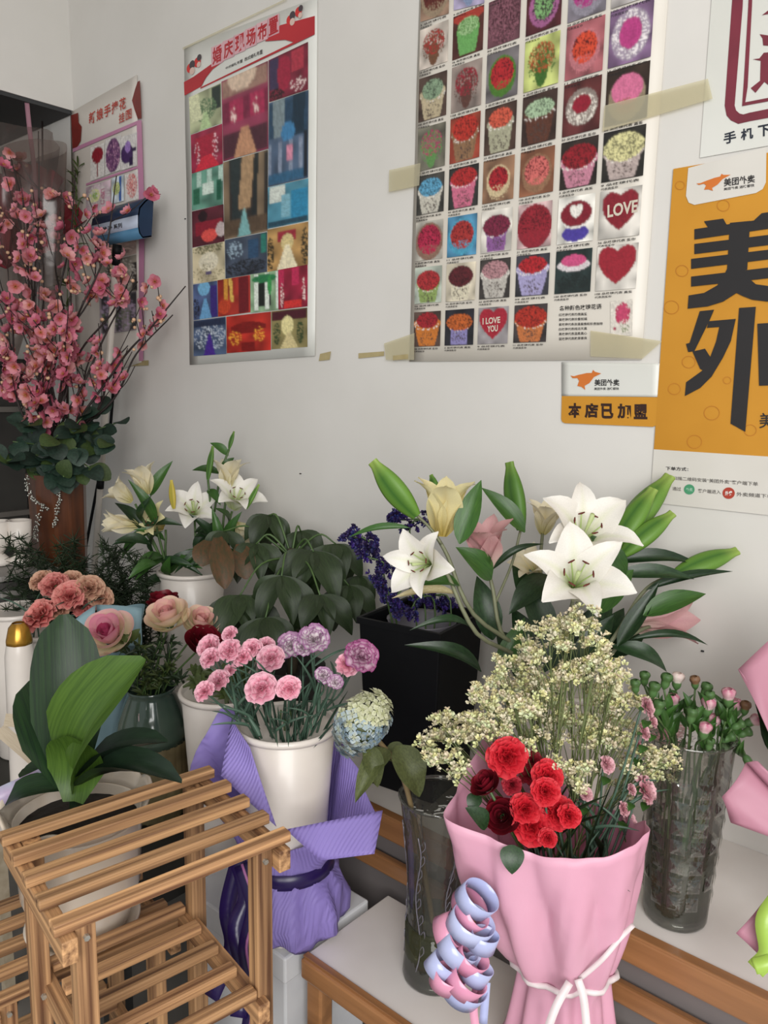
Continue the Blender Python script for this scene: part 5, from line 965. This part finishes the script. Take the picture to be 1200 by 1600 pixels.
for hx, hy, hd, n_, l_ in ((375, 930, 1.74, 6, 95), (490, 862, 1.8, 7, 92), (525, 850, 1.84, 6, 80), (545, 915, 1.8, 6, 75), (420, 805, 1.9, 6, 60), (440, 900, 1.72, 6, 85), (400, 850, 1.85, 5, 70), (500, 930, 1.7, 6, 80), (350, 830, 1.9, 4, 60), (560, 900, 1.86, 4, 55), (415, 965, 1.66, 6, 80), (470, 830, 1.9, 5, 60)):
    h = at(hx, hy, hd); stem(mt, [MT+V((0, 0, .40)), lerp(MT+V((0, 0, .45)), h, .6)+V((0, 0, .015)), h], (.003, .002), M_grn, 'leaf_stalk')
    for k in range(n_):
        a = 2*pi*k/n_+U(-.3, .3); l = l_*hd/FPX*U(.85, 1.25); tip = h+RT*cos(a)*l*.55+FW*sin(a)*l*.5+V((0, 0, -1))*l*U(.55, .95); leaf(mt, h, tip, l*.42, 'lance', M_money, .16, .22, .012, up=(CAM-h).normalized()+RT*cos(a)*.5+V((0, 0, .3)))
for A_, B_ in (((340, 840, 1.82), (352, 920, 1.75)), ((375, 850, 1.84), (385, 905, 1.8)), ((325, 845, 1.84), (315, 885, 1.8))): leafp(mt, A_, B_, .055, 'strap', M_brownleaf, .1)

# ================================================================== GREEN JAR, ROSES, BLUE WRAP
GJ = V((-1.455, -.50, .4505)); gj = thing('ceramic_jar', 'glazed green ceramic jar with a ribbed bamboo-coloured base', 'jar', GJ)
def jarcol(z): return None
prof = [(0, 0), (.066, 0), (.072, .008), (.077, .08), (.0765, .175)]; prof2 = [(.0765, .173), (.077, .19), (.072, .22), (.062, .25), (.052, .275), (.05, .285), (.056, .293), (.051, .293), (.045, .283), (.055, .24), (.065, .15), (0, .14)]
part('ribbed_base', MB().lathe(prof, 72, GJ, lambda a, z: 1+.018*cos(24*a)), mat('bamboo_glaze', '8a7d5c', '6b5f44', 20, .35), gj)
part('glazed_body', MB().lathe(prof2, 48, GJ), mat('green_glaze', '4d5f52', '2b3b36', 7, .15, coat=.5), gj)
part('price_sticker', MB().box(at(217, 1121, 1.62), (.014, .002, .012), -.6), mat('sticker', 'bfb0b0', 'b0a2a2', 9, .5), gj, False)
for i in range(9):
    a = U(0, 6.28); tip = at(U(195, 300), U(1000, 1065), 1.68+U(-.06, .06)); sprig('fluffy dark green sprig in the glazed jar', 'fluffy greens in the glazed jar', GJ+V((.02*cos(a), .02*sin(a), .145)), GJ+V((.03*cos(a), .03*sin(a), .285)), tip, [M_fern, M_olive, M_fern][i % 3], 46, .026, .006, 'lance')
GN = GJ+V((0, 0, .285)); GB = GJ+V((0, 0, .145))
rose('cream rose with pink edges standing in the glazed green jar', None, GB, GN, at(262, 962, 1.66), .039, 'cream', cw(-.1, .75, .55)); rose('small cream rose half hidden behind pink carnations in the glazed jar', None, GB+V((.01, 0, 0)), GN+V((.02, 0, 0)), at(314, 972, 1.68), .034, 'cream', cw(.3, .7, .5))
rose('dark red rose behind the cream rose in the glazed jar', None, GB+V((-.01, .01, 0)), GN+V((-.01, .02, 0)), at(256, 940, 1.72), .03, 'crimson', cw(0, 1, .2)); rose('dark red rose low behind the pink spray carnations', None, GB+V((.02, .01, 0)), GN+V((.03, .01, 0)), at(318, 1002, 1.64), .032, 'crimson', cw(.3, .6, .5))
BW = V((-1.63, -.52, .4505)); bwp = thing('paper_wrap', 'pale blue paper cone around a pink and cream rose', 'wrapping paper', BW); M_blue = mat('pale_blue_paper', '9dbcc6', '8fb0bc', 6, .5, .15, 14, thin=.25)
rings = []
tl, tr = at(92, 968, 1.78), at(222, 955, 1.72)
for z, r in ((0, .045), (.08, .042), (.16, .05), (.26, .072), (.34, .092), (.40, .105)): rings.append([BW+V((r*cos(a)*(1+.05*sin(5*a)), r*sin(a)*(1+.05*sin(5*a)), z+(.035*sin(a*1.0+.6) if z > .3 else 0))) for a in [2*pi*k/44 for k in range(44)]])
loft('paper_cone', rings, M_blue, bwp)
sheet_px('fold', [(100, 985, 1.66), (150, 945, 1.70), (140, 1030, 1.62), (110, 1040, 1.62)], M_blue, bwp, .01)
sheet_px('fold', [(150, 945, 1.74), (222, 950, 1.72), (222, 1010, 1.68), (160, 1010, 1.70)], M_blue, bwp, .012)
rose('large pink rose with cream outer petals in the pale blue paper', None, BW+V((0, 0, .03)), BW+V((0, 0, .3)), at(169, 990, 1.60), .045, 'pinkcream', cw(-.05, .6, .75))
sprig('olive leaf sprig beside the pink rose in blue paper', None, BW+V((.02, 0, .03)), BW+V((.03, 0, .3)), at(205, 1000, 1.6), M_olive, 26, .03, .02)

# ---- white vases and coral flowers at the far left
WA = wz(28, 1125, .45); WAv = V((-1.88, -.62, .4505))
WAv = V((at(66, 1000, 1.78).x, at(66, 1000, 1.78).y, .4505)); hA = at(66, 985, 1.78).z-.4505
bucket('flower_vase', 'slim white vase of coral carnations beside the pale blue paper', WAv, .05, .05, hA, cat='vase', n=32)
WBv = V((at(25, 960, 1.98).x, at(25, 960, 1.98).y, .4505)); hB = at(25, 950, 1.98).z-.4505
bucket('flower_bucket', 'tall white bucket partly cut off beside the slim white vase', WBv, .06, .078, hB)
WC = V((at(36, 1100, 1.66).x, at(36, 1100, 1.66).y, .4505)); t = thing('footed_vase', 'white bell-footed vase with a gold painted neck', 'vase', WC); hc_ = at(36, 970, 1.66).z-WC.z
part('body', MB().lathe([(0, 0), (.062, 0), (.064, .006), (.05, .05), (.034, .1), (.032, hc_*.6), (.03, hc_*.85), (.02, hc_*.98), (.012, hc_), (0, hc_)], 32, WC), M_bucket, t)
part('gold_neck', MB().lathe([(.0262, hc_*.91), (.0265, hc_*.925), (.0205, hc_*.985), (.012, hc_*1.01)], 24, WC, lambda a, z: 1+.03*cos(8*a)), mat('gold_paint', 'b98a35', '8f6420', 25, .25, metal=.7), t)
LABC = iter(['brightest coral carnation in the middle of the slim white vase', 'coral carnation leaning over the gold-necked vase', 'coral carnation behind the brightest one', 'peach carnation at the top near the footed cups', 'peach carnation above the pale blue paper', 'outermost peach carnation nearest the pale blue paper', 'peach carnation low between the two coral ones', 'coral carnation touching the edge of the pale blue paper', 'smallest peach carnation at the back of the slim white vase', 'smallest coral bloom over the gold neck'])
for x, y, r, k, d_ in ((108, 928, 21, 'coral', 1.74), (60, 958, 22, 'coral', 1.72), (82, 912, 18, 'coral', 1.8), (62, 905, 15, 'peach', 1.84), (140, 916, 18, 'peach', 1.76), (158, 932, 16, 'peach', 1.78), (90, 950, 16, 'peach', 1.74), (128, 945, 16, 'coral', 1.78), (110, 905, 14, 'peach', 1.84), (46, 965, 12, 'coral', 1.72)):
    a = U(0, 6.3); P = at(x, y, d_); carnation(next(LABC), 'carnations in the slim white vase', WAv+V((.02*cos(a), .02*sin(a), .012)), WAv+V((.03*cos(a), .03*sin(a), hA-.01)), P, r*d_/FPX, k, cw((x-100)/120, .6, .6), 1)
tr_ = thing('trestle', 'pale wooden trestle with crossed legs standing under the white vases', 'trestle', V((-1.72, -.75, 0))); M_pale = mat('pale_wood', 'bcae98', 'a6977f', 9, .6, .15, 40, stretch=(.4, 4, 4))
for A_, B_ in (((0, 1140, 1.5), (75, 1205, 1.5)), ((75, 1140, 1.5), (55, 1205, 1.5)), ((10, 1125, 1.5), (78, 1130, 1.5))):
    a, b = at(*A_), at(*B_); o = link('crossbar', MB().box((.5, 0, 0), (1, 1, 1)).mesh('crossbar', M_pale, smooth=False), tr_, frame(a, b-a, CAM-a, (b-a).length, .024, .016))
for dx in (-.06, .06): part('post', MB().box((-1.72+dx, -.76, .25), (.022, .022, .5)), M_pale, tr_, False)

# ================================================================== CHERRY BLOSSOM IN THE BROWN VASE
CV = at(95, 870, 2.35); CV = V((CV.x, CV.y, .6008)); ch = at(95, 738, 2.35).z-.6
cv = thing('wooden_vase', 'tall tapered brown wooden vase of blossom branches', 'vase', CV); M_bw = mat('brown_wood', '613418', '432210', 12, .35, .15, 30, stretch=(4, 4, .4), coat=.2)
part('body', MB().lathe([(0, 0), (.068, 0), (.07, .005), (.082, ch), (.076, ch), (.064, .01), (0, .01)], 10, CV), M_bw, cv, False)
part('rim', MB().lathe([(.076, ch-.012), (.084, ch-.012), (.085, ch+.002), (.076, ch+.002)], 10, CV), M_bw, cv, False)
M_beads = mat('silver_beads', 'c8c6bd', '9b9a92', 40, .15, metal=.6); BALL = ball_mesh('bead', M_beads)
for gi, pts in enumerate(([(90, 755), (92, 780), (88, 805), (86, 822)], [(40, 745), (46, 770), (58, 785), (75, 795)], [(62, 800), (58, 825), (55, 845)])):
    c = curve([at(x, y, 2.235) for x, y in pts], 10); mb = MB()
    for p in c:
        for _ in range(2): mb.lathe([(0, -.0035), (.0035, 0), (0, .0035)], 5, p+V((U(-.007, .007), U(-.007, .007), U(-.004, .004))))
    o = part('bead_garland', mb, M_beads, None, origin=c[0], kind='stuff'); tag(o, ['silver bead garland hanging straight down the brown wooden vase', 'silver bead garland draped across the shoulder of the brown vase', 'thin silver bead strand at the foot of the brown vase'][gi], 'garland')
def blossom_mesh(seed, c0, c1):
    r = random.Random(seed); mb = MB(); a0, a1 = lin(c0), lin(c1); yc = lin('c9884a')
    for j in range(5):
        an = j*2*pi/5+r.uniform(-.15, .15); t_ = r.uniform(.2, .75); ca, sa = cos(an), sin(an)
        def fn(u, v): s = v*2-1; w_ = .5*sin(pi*min(.93, .08+u*.85))**.7; x = u*cos(t_*u); z = u*sin(t_)*u+.12*s*s; y = s*w_; return V((x*ca-y*sa, x*sa+y*ca, z))
        mb.grid(fn, 3, 3, colf=lambda u, v: tuple(lerp(p, q, min(1, u*1.4)) for p, q in zip(a0, a1)))
    for j in range(6): an = j*pi/3; mb.tube([(0, 0, 0), (.2*cos(an), .2*sin(an), .32)], [.02, .045], 4, yc)
    return mb.mesh('blossom', M_attr)
BLS = [blossom_mesh(i, a, b) for i, (a, b) in enumerate((('b5484f', 'd98a9c'), ('c25a44', 'dd93a0'), ('ab3f58', 'd4788f'), ('c4604c', 'e0a3a4')))]
CBUD = ball_mesh('bud', mat('cream_bud', 'd3b08a', 'c69a80', 30, .4))
M_twig = mat('dark_twig', '2a1d1b', '1d1413', 40, .6)
mouth = CV+V((0, 0, ch)); brs = [((60, 205), 2.45), ((118, 270), 2.4), ((182, 275), 2.5), ((215, 440), 2.38), ((290, 447), 2.42), ((270, 492), 2.36), ((15, 240), 2.4), ((-45, 330), 2.35), ((30, 330), 2.25), ((95, 330), 2.55), ((150, 370), 2.3), ((-60, 470), 2.3), ((60, 420), 2.2), ((130, 470), 2.2), ((190, 400), 2.55), ((0, 560), 2.15), ((100, 520), 2.12), ((150, 540), 2.2), ((40, 480), 2.15), ((200, 540), 2.35), ((-30, 400), 2.2), ((75, 560), 2.1)]
for i, ((x, y), d_) in enumerate(brs):
    a = U(0, 6.3); base = CV+V((.03*cos(a), .03*sin(a), .02)); nk = mouth+V((.03*cos(a), .03*sin(a), 0)); T_ = at(x, y, d_) if x < 150 else wy(x, y, -.07 if x > 205 else -.16); m1 = lerp(nk, T_, .45)+V((U(-.04, .04), U(-.03, .03), U(.0, .06))); m2 = lerp(nk, T_, .75)+V((U(-.03, .03), U(-.03, .03), U(-.01, .03)))
    right = x > 205
    t = thing('blossom_branch', {215: 'short blossom branch bending towards the wall under the dustpan', 290: 'longest blossom branch reaching along the wall towards the wedding poster', 270: 'long sparse blossom branch just below the longest one along the wall'}[x] if right else 'upright branch of pink artificial cherry blossom in the brown vase', 'branch', base, 'outreaching blossom branches' if right else 'pink blossom branches in the brown vase')
    c = curve([base, nk, m1, m2, T_], 7); k = len(c); wd = MB().tube(c, [lerp(.005, .0015, j/k) for j in range(k)], 6); spots = []
    for p_ in c: p_.y = min(p_.y, -.035)
    for j in range(k//3+1, k): spots.append(c[j])
    for s_ in range(6):
        j = random.randint(k//2-3, k-4); dv = (c[j+1]-c[j]).normalized(); o = c[j]+(dv*U(.3, 1)+V((U(-1, 1), U(-.8, .4), U(-.2, .9))).normalized()*.9)*U(.07, .15)*(.6 if right else 1)
        o.y = min(o.y, -.05); cc = curve([c[j], lerp(c[j], o, .5)+V((0, 0, -.008)), o], 4); wd.tube(cc, .0013, 4); spots += cc[2:]
    part('wood', wd, M_twig, t)
    for _ in range(6 if right else 23):
        p = random.choice(spots)+V((U(-.012, .012), U(-.012, .012), U(-.012, .012))); 
        if p.z > at(100, 300, 2.4).z and random.random() < .6: continue
        p.y = min(p.y, -.045)
        link('blossom', random.choice(BLS), t, aim(p, cw(U(-1, 1), U(-.6, 1), U(-.1, 1.1)), U(.017, .0255), U(0, 6)))
    for _ in range(9): p = random.choice(spots[-30:])+V((U(-.01, .01), U(-.01, .01), U(-.01, .01))); link('bud', CBUD, t, aim(p, (0, 0, 1), U(.0048, .0065)))
M_euc = mat('eucalyptus_leaf', '2c4236', '1d2f26', 9, .5, .15, 40, thin=.12, rand=.3)
M_euc2 = mat('green_round_leaf', '47592f', '364824', 9, .5, .15, 40, thin=.15, rand=.25)
for i, (x, y, d_) in enumerate(((60, 715, 2.2), (120, 700, 2.2), (175, 690, 2.3), (185, 660, 2.35), (100, 745, 2.18), (20, 690, 2.2), (140, 730, 2.2), (160, 640, 2.3), (10, 720, 2.15), (90, 680, 2.15), (130, 650, 2.25), (45, 660, 2.2))):
    T_ = at(x, y, d_); a = U(0, 6.3); base = CV+V((.03*cos(a), .03*sin(a), .05)); nk = mouth+V((.05*cos(a), .05*sin(a), .0)); t = thing('eucalyptus_sprig', 'round-leaved eucalyptus sprig at the mouth of the brown vase', 'foliage', base, 'eucalyptus in the brown vase')
    stem(t, [base, nk, lerp(nk, T_, .5)+V((0, 0, .03)), T_], .002, M_grn)
    for k in range(8):
        q = lerp(nk+V((0, 0, .02)), T_, U(.35, 1.05)); dv = cw(U(-1, 1), U(-1, .7), U(-.1, 1)); leaf(t, q, q+dv*U(.05, .075), U(.045, .06), 'round', M_euc if (i+k) % 4 else M_euc2, .1, .12)

# ---- blue dustpan head on its white pole
dp = wy(185, 345, -.10); t = thing('dustpan', 'blue dustpan with a white label, upended on a long white pole', 'dustpan', V((wy(150, 870, -.07).x, -.08, .6008)))
x0, x1 = wy(144, 360, -.1).x, wy(217, 340, -.1).x; zt, zb = wy(185, 312, -.1).z, wy(185, 378, -.1).z; H_ = zt-zb
def extr(name, prof, m, x0, x1, sk=0):
    nn = len(prof); vs = [V((x, y, z)) for x in (x0, x1) for y, z in prof]; return part(name, MB().add(vs, [(k, k+1, nn+k+1, nn+k) for k in range(nn-1)]), m, t, True)
M_db = mat('navy_plastic', '1c3554', '162b46', 8, .35); M_lb = mat('blue_plastic', '4f7fa0', '457291', 8, .35)
hd = [(-.05, zt-.012), (-.062, zt), (-.08, zt-.015), (-.098, zt-.3*H_), (-.103, zt-.5*H_)]; lp_ = [(-.104, zt-.75*H_), (-.101, zt-.9*H_), (-.09, zb), (-.06, zb+.008)]
for nm, pf, m_ in (('hood', hd, M_db), ('label_band', [(-.1045, zt-.48*H_), (-.1055, zt-.62*H_), (-.105, zt-.77*H_)], mat('label_white', 'b9c4d6', 'aeb9cc', 10, .4)), ('lip', lp_, M_lb)):
    o = extr(nm, pf, m_, x0, x1); s = o.modifiers.new('thickness', 'SOLIDIFY'); s.thickness = .004; s.offset = -1
part('end_cap', MB().add([V((x1, y, z)) for y, z in hd+lp_], [tuple(range(9))]), M_db, t, False)
wtext(t, '扫地 净 系列', x0+.05, x1-.08, zt-.70*H_, zt-.58*H_, -.1075, M_ink, .02, 'label_lettering')
pt, pbm = wy(183, 385, -.10), wy(148, 880, -.07); pdir = (pbm-pt).normalized(); pend = pt+pdir*((.605-pt.z)/pdir.z)
part('pole', MB().tube([pt, lerp(pt, pend, .5), pend], .0105, 12), mat('white_pole', 'd5cfc6', 'c5beb4', 12, .35), t)
for f_ in (.02, .56, .6): q = lerp(pt, pend, f_); part('pole_collar', MB().tube([q, q+pdir*.03], .0125, 12), M_black, t)
part('socket', MB().tube([pt-pdir*.005, pt+pdir*.03], .014, 10), M_black, t)
bp_ = wy(180, 565, -.05); o = part('black_rod', MB().tube([wy(181, 563, -.04), wy(173, 660, -.04), wy(152, 760, -.06), wy(135, 850, -.08), wy(120, 980, -.1)], .005, 8), M_black, None, origin=wy(120, 980, -.1)); tag(o, 'thin black rod leaning on the wall beside the white pole', 'rod')

# ---- cellophane bouquets hanging at the left edge
cb = at(20, 520, 2.75); t = thing('cellophane_bouquet', 'red fabric bouquet in clear cellophane hanging behind the blossom', 'bouquet', V((cb.x, cb.y, 1.45)))
M_redcl = mat('red_tulle', 'a53a46', '8a2c3a', 12, .7, .5, 30, thin=.3); kk = [at(-20, 540, 2.8), at(-60, 300, 2.8), at(30, 255, 2.75), at(75, 330, 2.7)]
for i in range(5):
    a = -1.0+i*.45; C0_ = at(10, 420, 2.50+i*.03); l = .32+.04*(i % 2)
    mb = MB().grid(lambda u, v: C0_+RT*sin(a+(v-.5)*.5)*l*u+UP*cos(a+(v-.5)*.5)*l*u-FW*.02*sin(v*20)*u, 5, 12); o = part('tulle_fan', mb, M_redcl, t); s = o.modifiers.new('th', 'SOLIDIFY'); s.thickness = .001
mb = MB(); cc = at(10, 560, 2.72)
for z, r in ((0, .05), (.2, .16), (.45, .27), (.66, .33)): pass
rings = [[cc+V((r*cos(a)*(1+.06*sin(7*a)), r*sin(a)*.55*(1+.06*sin(7*a)), z)) for a in [2*pi*k/36 for k in range(36)]] for z, r in ((0, .05), (.2, .15), (.45, .24), (.70, .30))]
loft('cellophane', rings, G_cello, t)
ribbon('pink_ribbon', [at(40, 140, 2.5), at(46, 200, 2.5), at(54, 270, 2.48), at(56, 340, 2.47)], .014, mat('pink_satin', 'b98a98', 'a87a8a', 9, .4, thin=.2), t)
rings = [[at(70, 600, 2.62)+V((r*cos(a)*(1+.05*sin(6*a)), r*sin(a)*.5, z)) for a in [2*pi*k/30 for k in range(30)]] for z, r in ((0, .04), (.3, .10), (.55, .14), (.74, .165))]
t2 = thing('cellophane_bouquet', 'empty smoky cellophane sleeve standing before the bridal bouquet poster', 'bouquet', at(70, 600, 2.62)); loft('cellophane', rings, G_cello, t2)
q_ = at(70, 600, 2.62); stem(t2, [V((q_.x, q_.y, .6008)), q_, at(68, 420, 2.62), at(66, 190, 2.62)], .003, M_twig, 'stick'); 
tg = sprig('fine green asparagus sprig behind the blossom', None, V((at(95, 560, 2.6).x, at(95, 560, 2.6).y, .6008)), at(105, 480, 2.6), at(122, 262, 2.58), M_olive, 60, .05, .006, 'lance')
dk = thing('dark_cabinet', 'dark shelf cabinet at the deep end behind the hanging bouquets', 'cabinet', (-3.5, -.35, 0)); part('cabinet_body', MB().box((-3.5, -.36, .74), (.9, .66, 1.44)), M_dark, dk, False, bevel=.005); part('cabinet_top', MB().box((-3.5, -.36, 1.475), (.94, .69, .03)), M_dark, dk, False, bevel=.004)
for i, z in enumerate((.45, .9, 1.3)): part('shelf_edge', MB().box((-3.04, -.36, z), (.02, .66, .02)), mat('grey_edge', '6a655f', '5c5752', 9, .5), dk, False)

# ---- small white pedestals and dark asparagus ferns
for i, (x, y, d_, r, h, lab) in enumerate(((30, 830, 2.16, .033, .12, 'small white footed cup beside the brown vase'), (-4, 830, 2.14, .035, .12, 'small white footed cup cut off at the left beside its twin'))):
    p = at(x, y, d_); p = V((p.x, p.y, .905)); t = thing('footed_cup', lab, 'cup', p); part('bowl', MB().lathe([(.012, .03), (.03, .06), (r, h), (r-.004, h), (.02, .06), (0, .05)], 24, p), M_bucket, t); part('foot', MB().lathe([(0, 0), (.034, 0), (.03, .012), (.012, .03), (0, .03)], 24, p), M_bucket, t)
p = at(14, 840, 2.15); t = thing('tray_stack', 'grey stack of shallow trays under the white footed cups', 'tray', (p.x, p.y, .6008))
for z in (.655, .72, .785, .85, .893): part('tray', MB().box((p.x, p.y, z), (.24, .16, .016)), mat('grey_tray', '8a8682', '7b7773', 8, .5), t, False, bevel=.004)
part('tray_box', MB().box((p.x, p.y, .74), (.22, .14, .28)), mat('dark_tray', '4a4744', '3d3a38', 8, .6), t, False)
for i in range(72):
    if i % 3 == 0:
        b0 = V((U(-2.35, -1.65), U(-.32, -.26), .6008)); t = thing('asparagus_fern', 'dark feathery asparagus fern spray filling the gap behind the coral flowers', 'foliage', b0, 'feathery ferns behind the coral flowers')
    x, y = U(-10, 245), U(838, 985); T_ = at(x, y, 1.98+U(-.06, .1)); m_ = lerp(b0, T_, .5)+V((0, 0, .05)); c = curve([b0, m_, T_], 8); mb = MB().tube(c, .0012, 4)
    for _ in range(130):
        p = c[random.randint(4, len(c)-1)]; dv = V((U(-1, 1), U(-1, 1), U(-.5, .8))).normalized(); mb.tube([p, p+dv*U(.012, .04)], [.0019, .0006], 3, cap=False)
    part('frond', mb, M_fern, t, kind='stuff')

# ================================================================== SLATTED RACKS AND THE ORCHID
def rack(name, label, corner, ang_, L_, W_, shelves, leg_b, mwood):
    """corner: front right top corner; slats run along -e1, sides along e2"""
    t = thing(name, label, 'plant rack', V((corner.x, corner.y, leg_b))); e1 = V((cos(ang_), sin(ang_), 0)); e2 = V((-sin(ang_), cos(ang_), 0)); z0 = corner.z
    def bar(nm, c, d, rot):
        o = link(nm, MB().box((0, 0, 0), d).mesh(nm, mwood, smooth=False), t, Matrix.Translation(c) @ rot); b = o.modifiers.new('bevel', 'BEVEL'); b.width = .0016; b.segments = 2; return o
    RZ = lambda a: Matrix.Rotation(a, 4, 'Z')
    for si, z in enumerate(shelves):
        ins = 0 if si == 0 else .055; nk_ = 5
        for k in range(nk_):
            c = corner+e2*(.010+k*(W_-.020)/(nk_-1))-e1*(L_/2)+V((0, 0, z-z0-.007)); bar('slat', c, (L_-ins*2, .0195, .0145), RZ(ang_))
        for s in ((.016, L_-.014) if si == 0 else (.05, L_-.048)):
            bar('side_rail', corner+e2*(W_/2-.003)-e1*s+V((0, 0, z-z0-.016-.0155)), (W_+.014, .018, .031), RZ(ang_+pi/2))
    for s in (.039, L_-.036):
        for wv in (.018, W_-.022):
            c = corner+e2*wv-e1*s+V((0, 0, (leg_b-z0)/2-.008)); bar('leg', c, (z0-leg_b-.016, .026, .024), RZ(ang_) @ Matrix.Rotation(pi/2, 4, 'Y'))
            for z in shelves: q = corner+e2*(wv-.0128)-e1*s+V((0, 0, z-z0-.03)); part('bolt', MB().tube([q, q-e2*.005], .0038, 6), M_beads, t, False)
    return t, e1, e2
ANG = radians(80.35); RC = wz(455, 1300, .8)
M_rk = mat('rack_wood', 'd0a273', '603f29', 15, .6, .4, 60, stretch=(.13, 7, 7), rand=.28, detail=6)
rk, e1, e2 = rack('plant_rack', 'slatted wooden plant rack with two open shelves in front of everything', RC, ANG, .312, .243, (.80, .585), 0, M_rk)
r2 = RC+e2*.262-e1*.045; r2.z = .534
rack('plant_rack', 'lower slatted wooden rack behind the front one, carrying the orchid pot', r2, ANG, .30, .235, (.534, .30), 0, M_rk)
PC = RC+e2*.338-e1*.178; PC.z = .5348
sa = thing('saucer', 'round cream saucer under the orchid pot', 'saucer', PC); M_cer = mat('cream_ceramic', 'ddd0c0', 'd1c3b2', 7, .2, coat=.5)
part('dish', MB().lathe([(0, 0), (.062, 0), (.084, .012), (.088, .020), (.084, .021), (.064, .006), (0, .005)], 48, PC), M_cer, sa)
PO = PC+V((0, 0, .0065)); po = thing('orchid_pot', 'cream ceramic pot with a scalloped rim behind the front rack', 'pot', PO); hp = .208
part('pot_body', MB().lathe([(0, 0), (.055, 0), (.072, .014), (.09, .075), (.096, hp-.02), (.098, hp-.012), (.092, hp-.014), (.078, .06), (.05, .012), (0, .01)], 48, PO), M_cer, po)
mb = MB(); nn = 96
def scal(a, u): r = .098+.016*u; return PO+V((r*cos(a), r*sin(a), hp-.014+u*(.018+.012*abs(sin(6*a)))))
mb.grid(lambda u, v: scal(v*2*pi, u), 3, nn, True); o = part('scalloped_rim', mb, M_cer, po); s = o.modifiers.new('th', 'SOLIDIFY'); s.thickness = .004
part('potting_bark', MB().lathe([(.09, hp-.03), (.05, hp-.02), (0, hp-.018)], 24, PO), mat('bark', '2a2119', '17120d', 60, .9, .8, 90), po)
oc = thing('orchid', 'moth orchid plant with broad arching strap leaves', 'plant', PO+V((0, 0, hp-.02)))
cw0 = at(115, 1235, 1.2); base_o = PO+V((-.05, -.02, hp-.01)); M_orch = mat('orchid_leaf', '24401f', '162b1a', 7, .45, .1, 30, thin=.15, stretch=(.3, 6, 1)); M_orch2 = mat('orchid_leaf_lit', '58782f', '436125', 7, .32, .1, 30, thin=.3, stretch=(.3, 6, 1)); M_orch3 = mat('orchid_leaf_old', '1f2f22', '18251b', 7, .35, .1, 30, thin=.1)  # second leaf material: lighter copy of the first, with light painted into its green
stem(oc, [PO+V((0, 0, hp-.02)), PO+V((-.005, 0, hp+.005)), at(116, 1222, 1.21)], (.013, .01), M_orch, 'crown')
leafp(oc, (112, 1228, 1.22), (100, 960, 1.26), .108, 'strap', M_orch, bend=.05, fold=.12)
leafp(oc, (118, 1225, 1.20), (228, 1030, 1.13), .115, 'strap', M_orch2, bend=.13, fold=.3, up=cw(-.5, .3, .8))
leafp(oc, (108, 1230, 1.22), (52, 1062, 1.27), .1, 'strap', M_orch, bend=.08, fold=.2)
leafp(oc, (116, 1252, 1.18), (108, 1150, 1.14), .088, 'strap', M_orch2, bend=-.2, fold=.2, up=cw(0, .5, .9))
leafp(oc, (120, 1222, 1.2), (262, 1160, 1.16), .052, 'strap', M_orch3, bend=.1, fold=.25, up=cw(.1, 1, .35)); leafp(oc, (120, 1230, 1.19), (284, 1224, 1.10), .05, 'strap', M_orch3, bend=.12, fold=.25, up=cw(.1, 1, .45))
leafp(oc, (110, 1232, 1.21), (-5, 1270, 1.2), .055, 'strap', M_orch, bend=.16, fold=.2, up=cw(-.1, 1, .4)); leafp(oc, (112, 1232, 1.22), (38, 1200, 1.27), .055, 'strap', M_orch, bend=.1)
lr = ribbon('ribbon_tail', [at(110, 1192, 1.27), at(50, 1222, 1.23), at(0, 1245, 1.2), at(-60, 1280, 1.18)], .028, mat('iridescent_ribbon', 'b4bccd', 'a98fb0', 26, .35), None); tag(lr, 'shiny iridescent ribbon strip lying across the orchid pot', 'ribbon')

# ---- clutter on the floor under the racks
for i, (x, y, z, sx, sy, sz, rz_, lab, m_) in enumerate(((-.86, -.80, .045, .20, .16, .09, .5, 'flat white carton on the floor beneath the front rack', mat('white_foam')), (-1.15, -.83, .08, .16, .22, .16, -.3, 'pale grey carton on the floor beneath the lower rack', mat('grey_carton', 'a9abb0', '9a9ca2', 9, .6)), (-.80, -.66, .15, .12, .07, .30, .2, 'upright folded silver foil bag beside the display stand', mat('silver_foil', '9aa0a8', '4d535a', 9, .25, .8, 20, metal=.6)))):
    o = thing('carton' if i < 2 else 'foil_bag', lab, 'box' if i < 2 else 'bag', (x, y, 0)); part('body', MB().box((x, y, z), (sx, sy, sz), rz_), m_, o, False, bevel=.006); part('flap' if i < 2 else 'folded_top', MB().box((x, y, z+sz/2+.004), (sx*.96, sy*(.5 if i < 2 else .9), .006), rz_), m_, o, False)
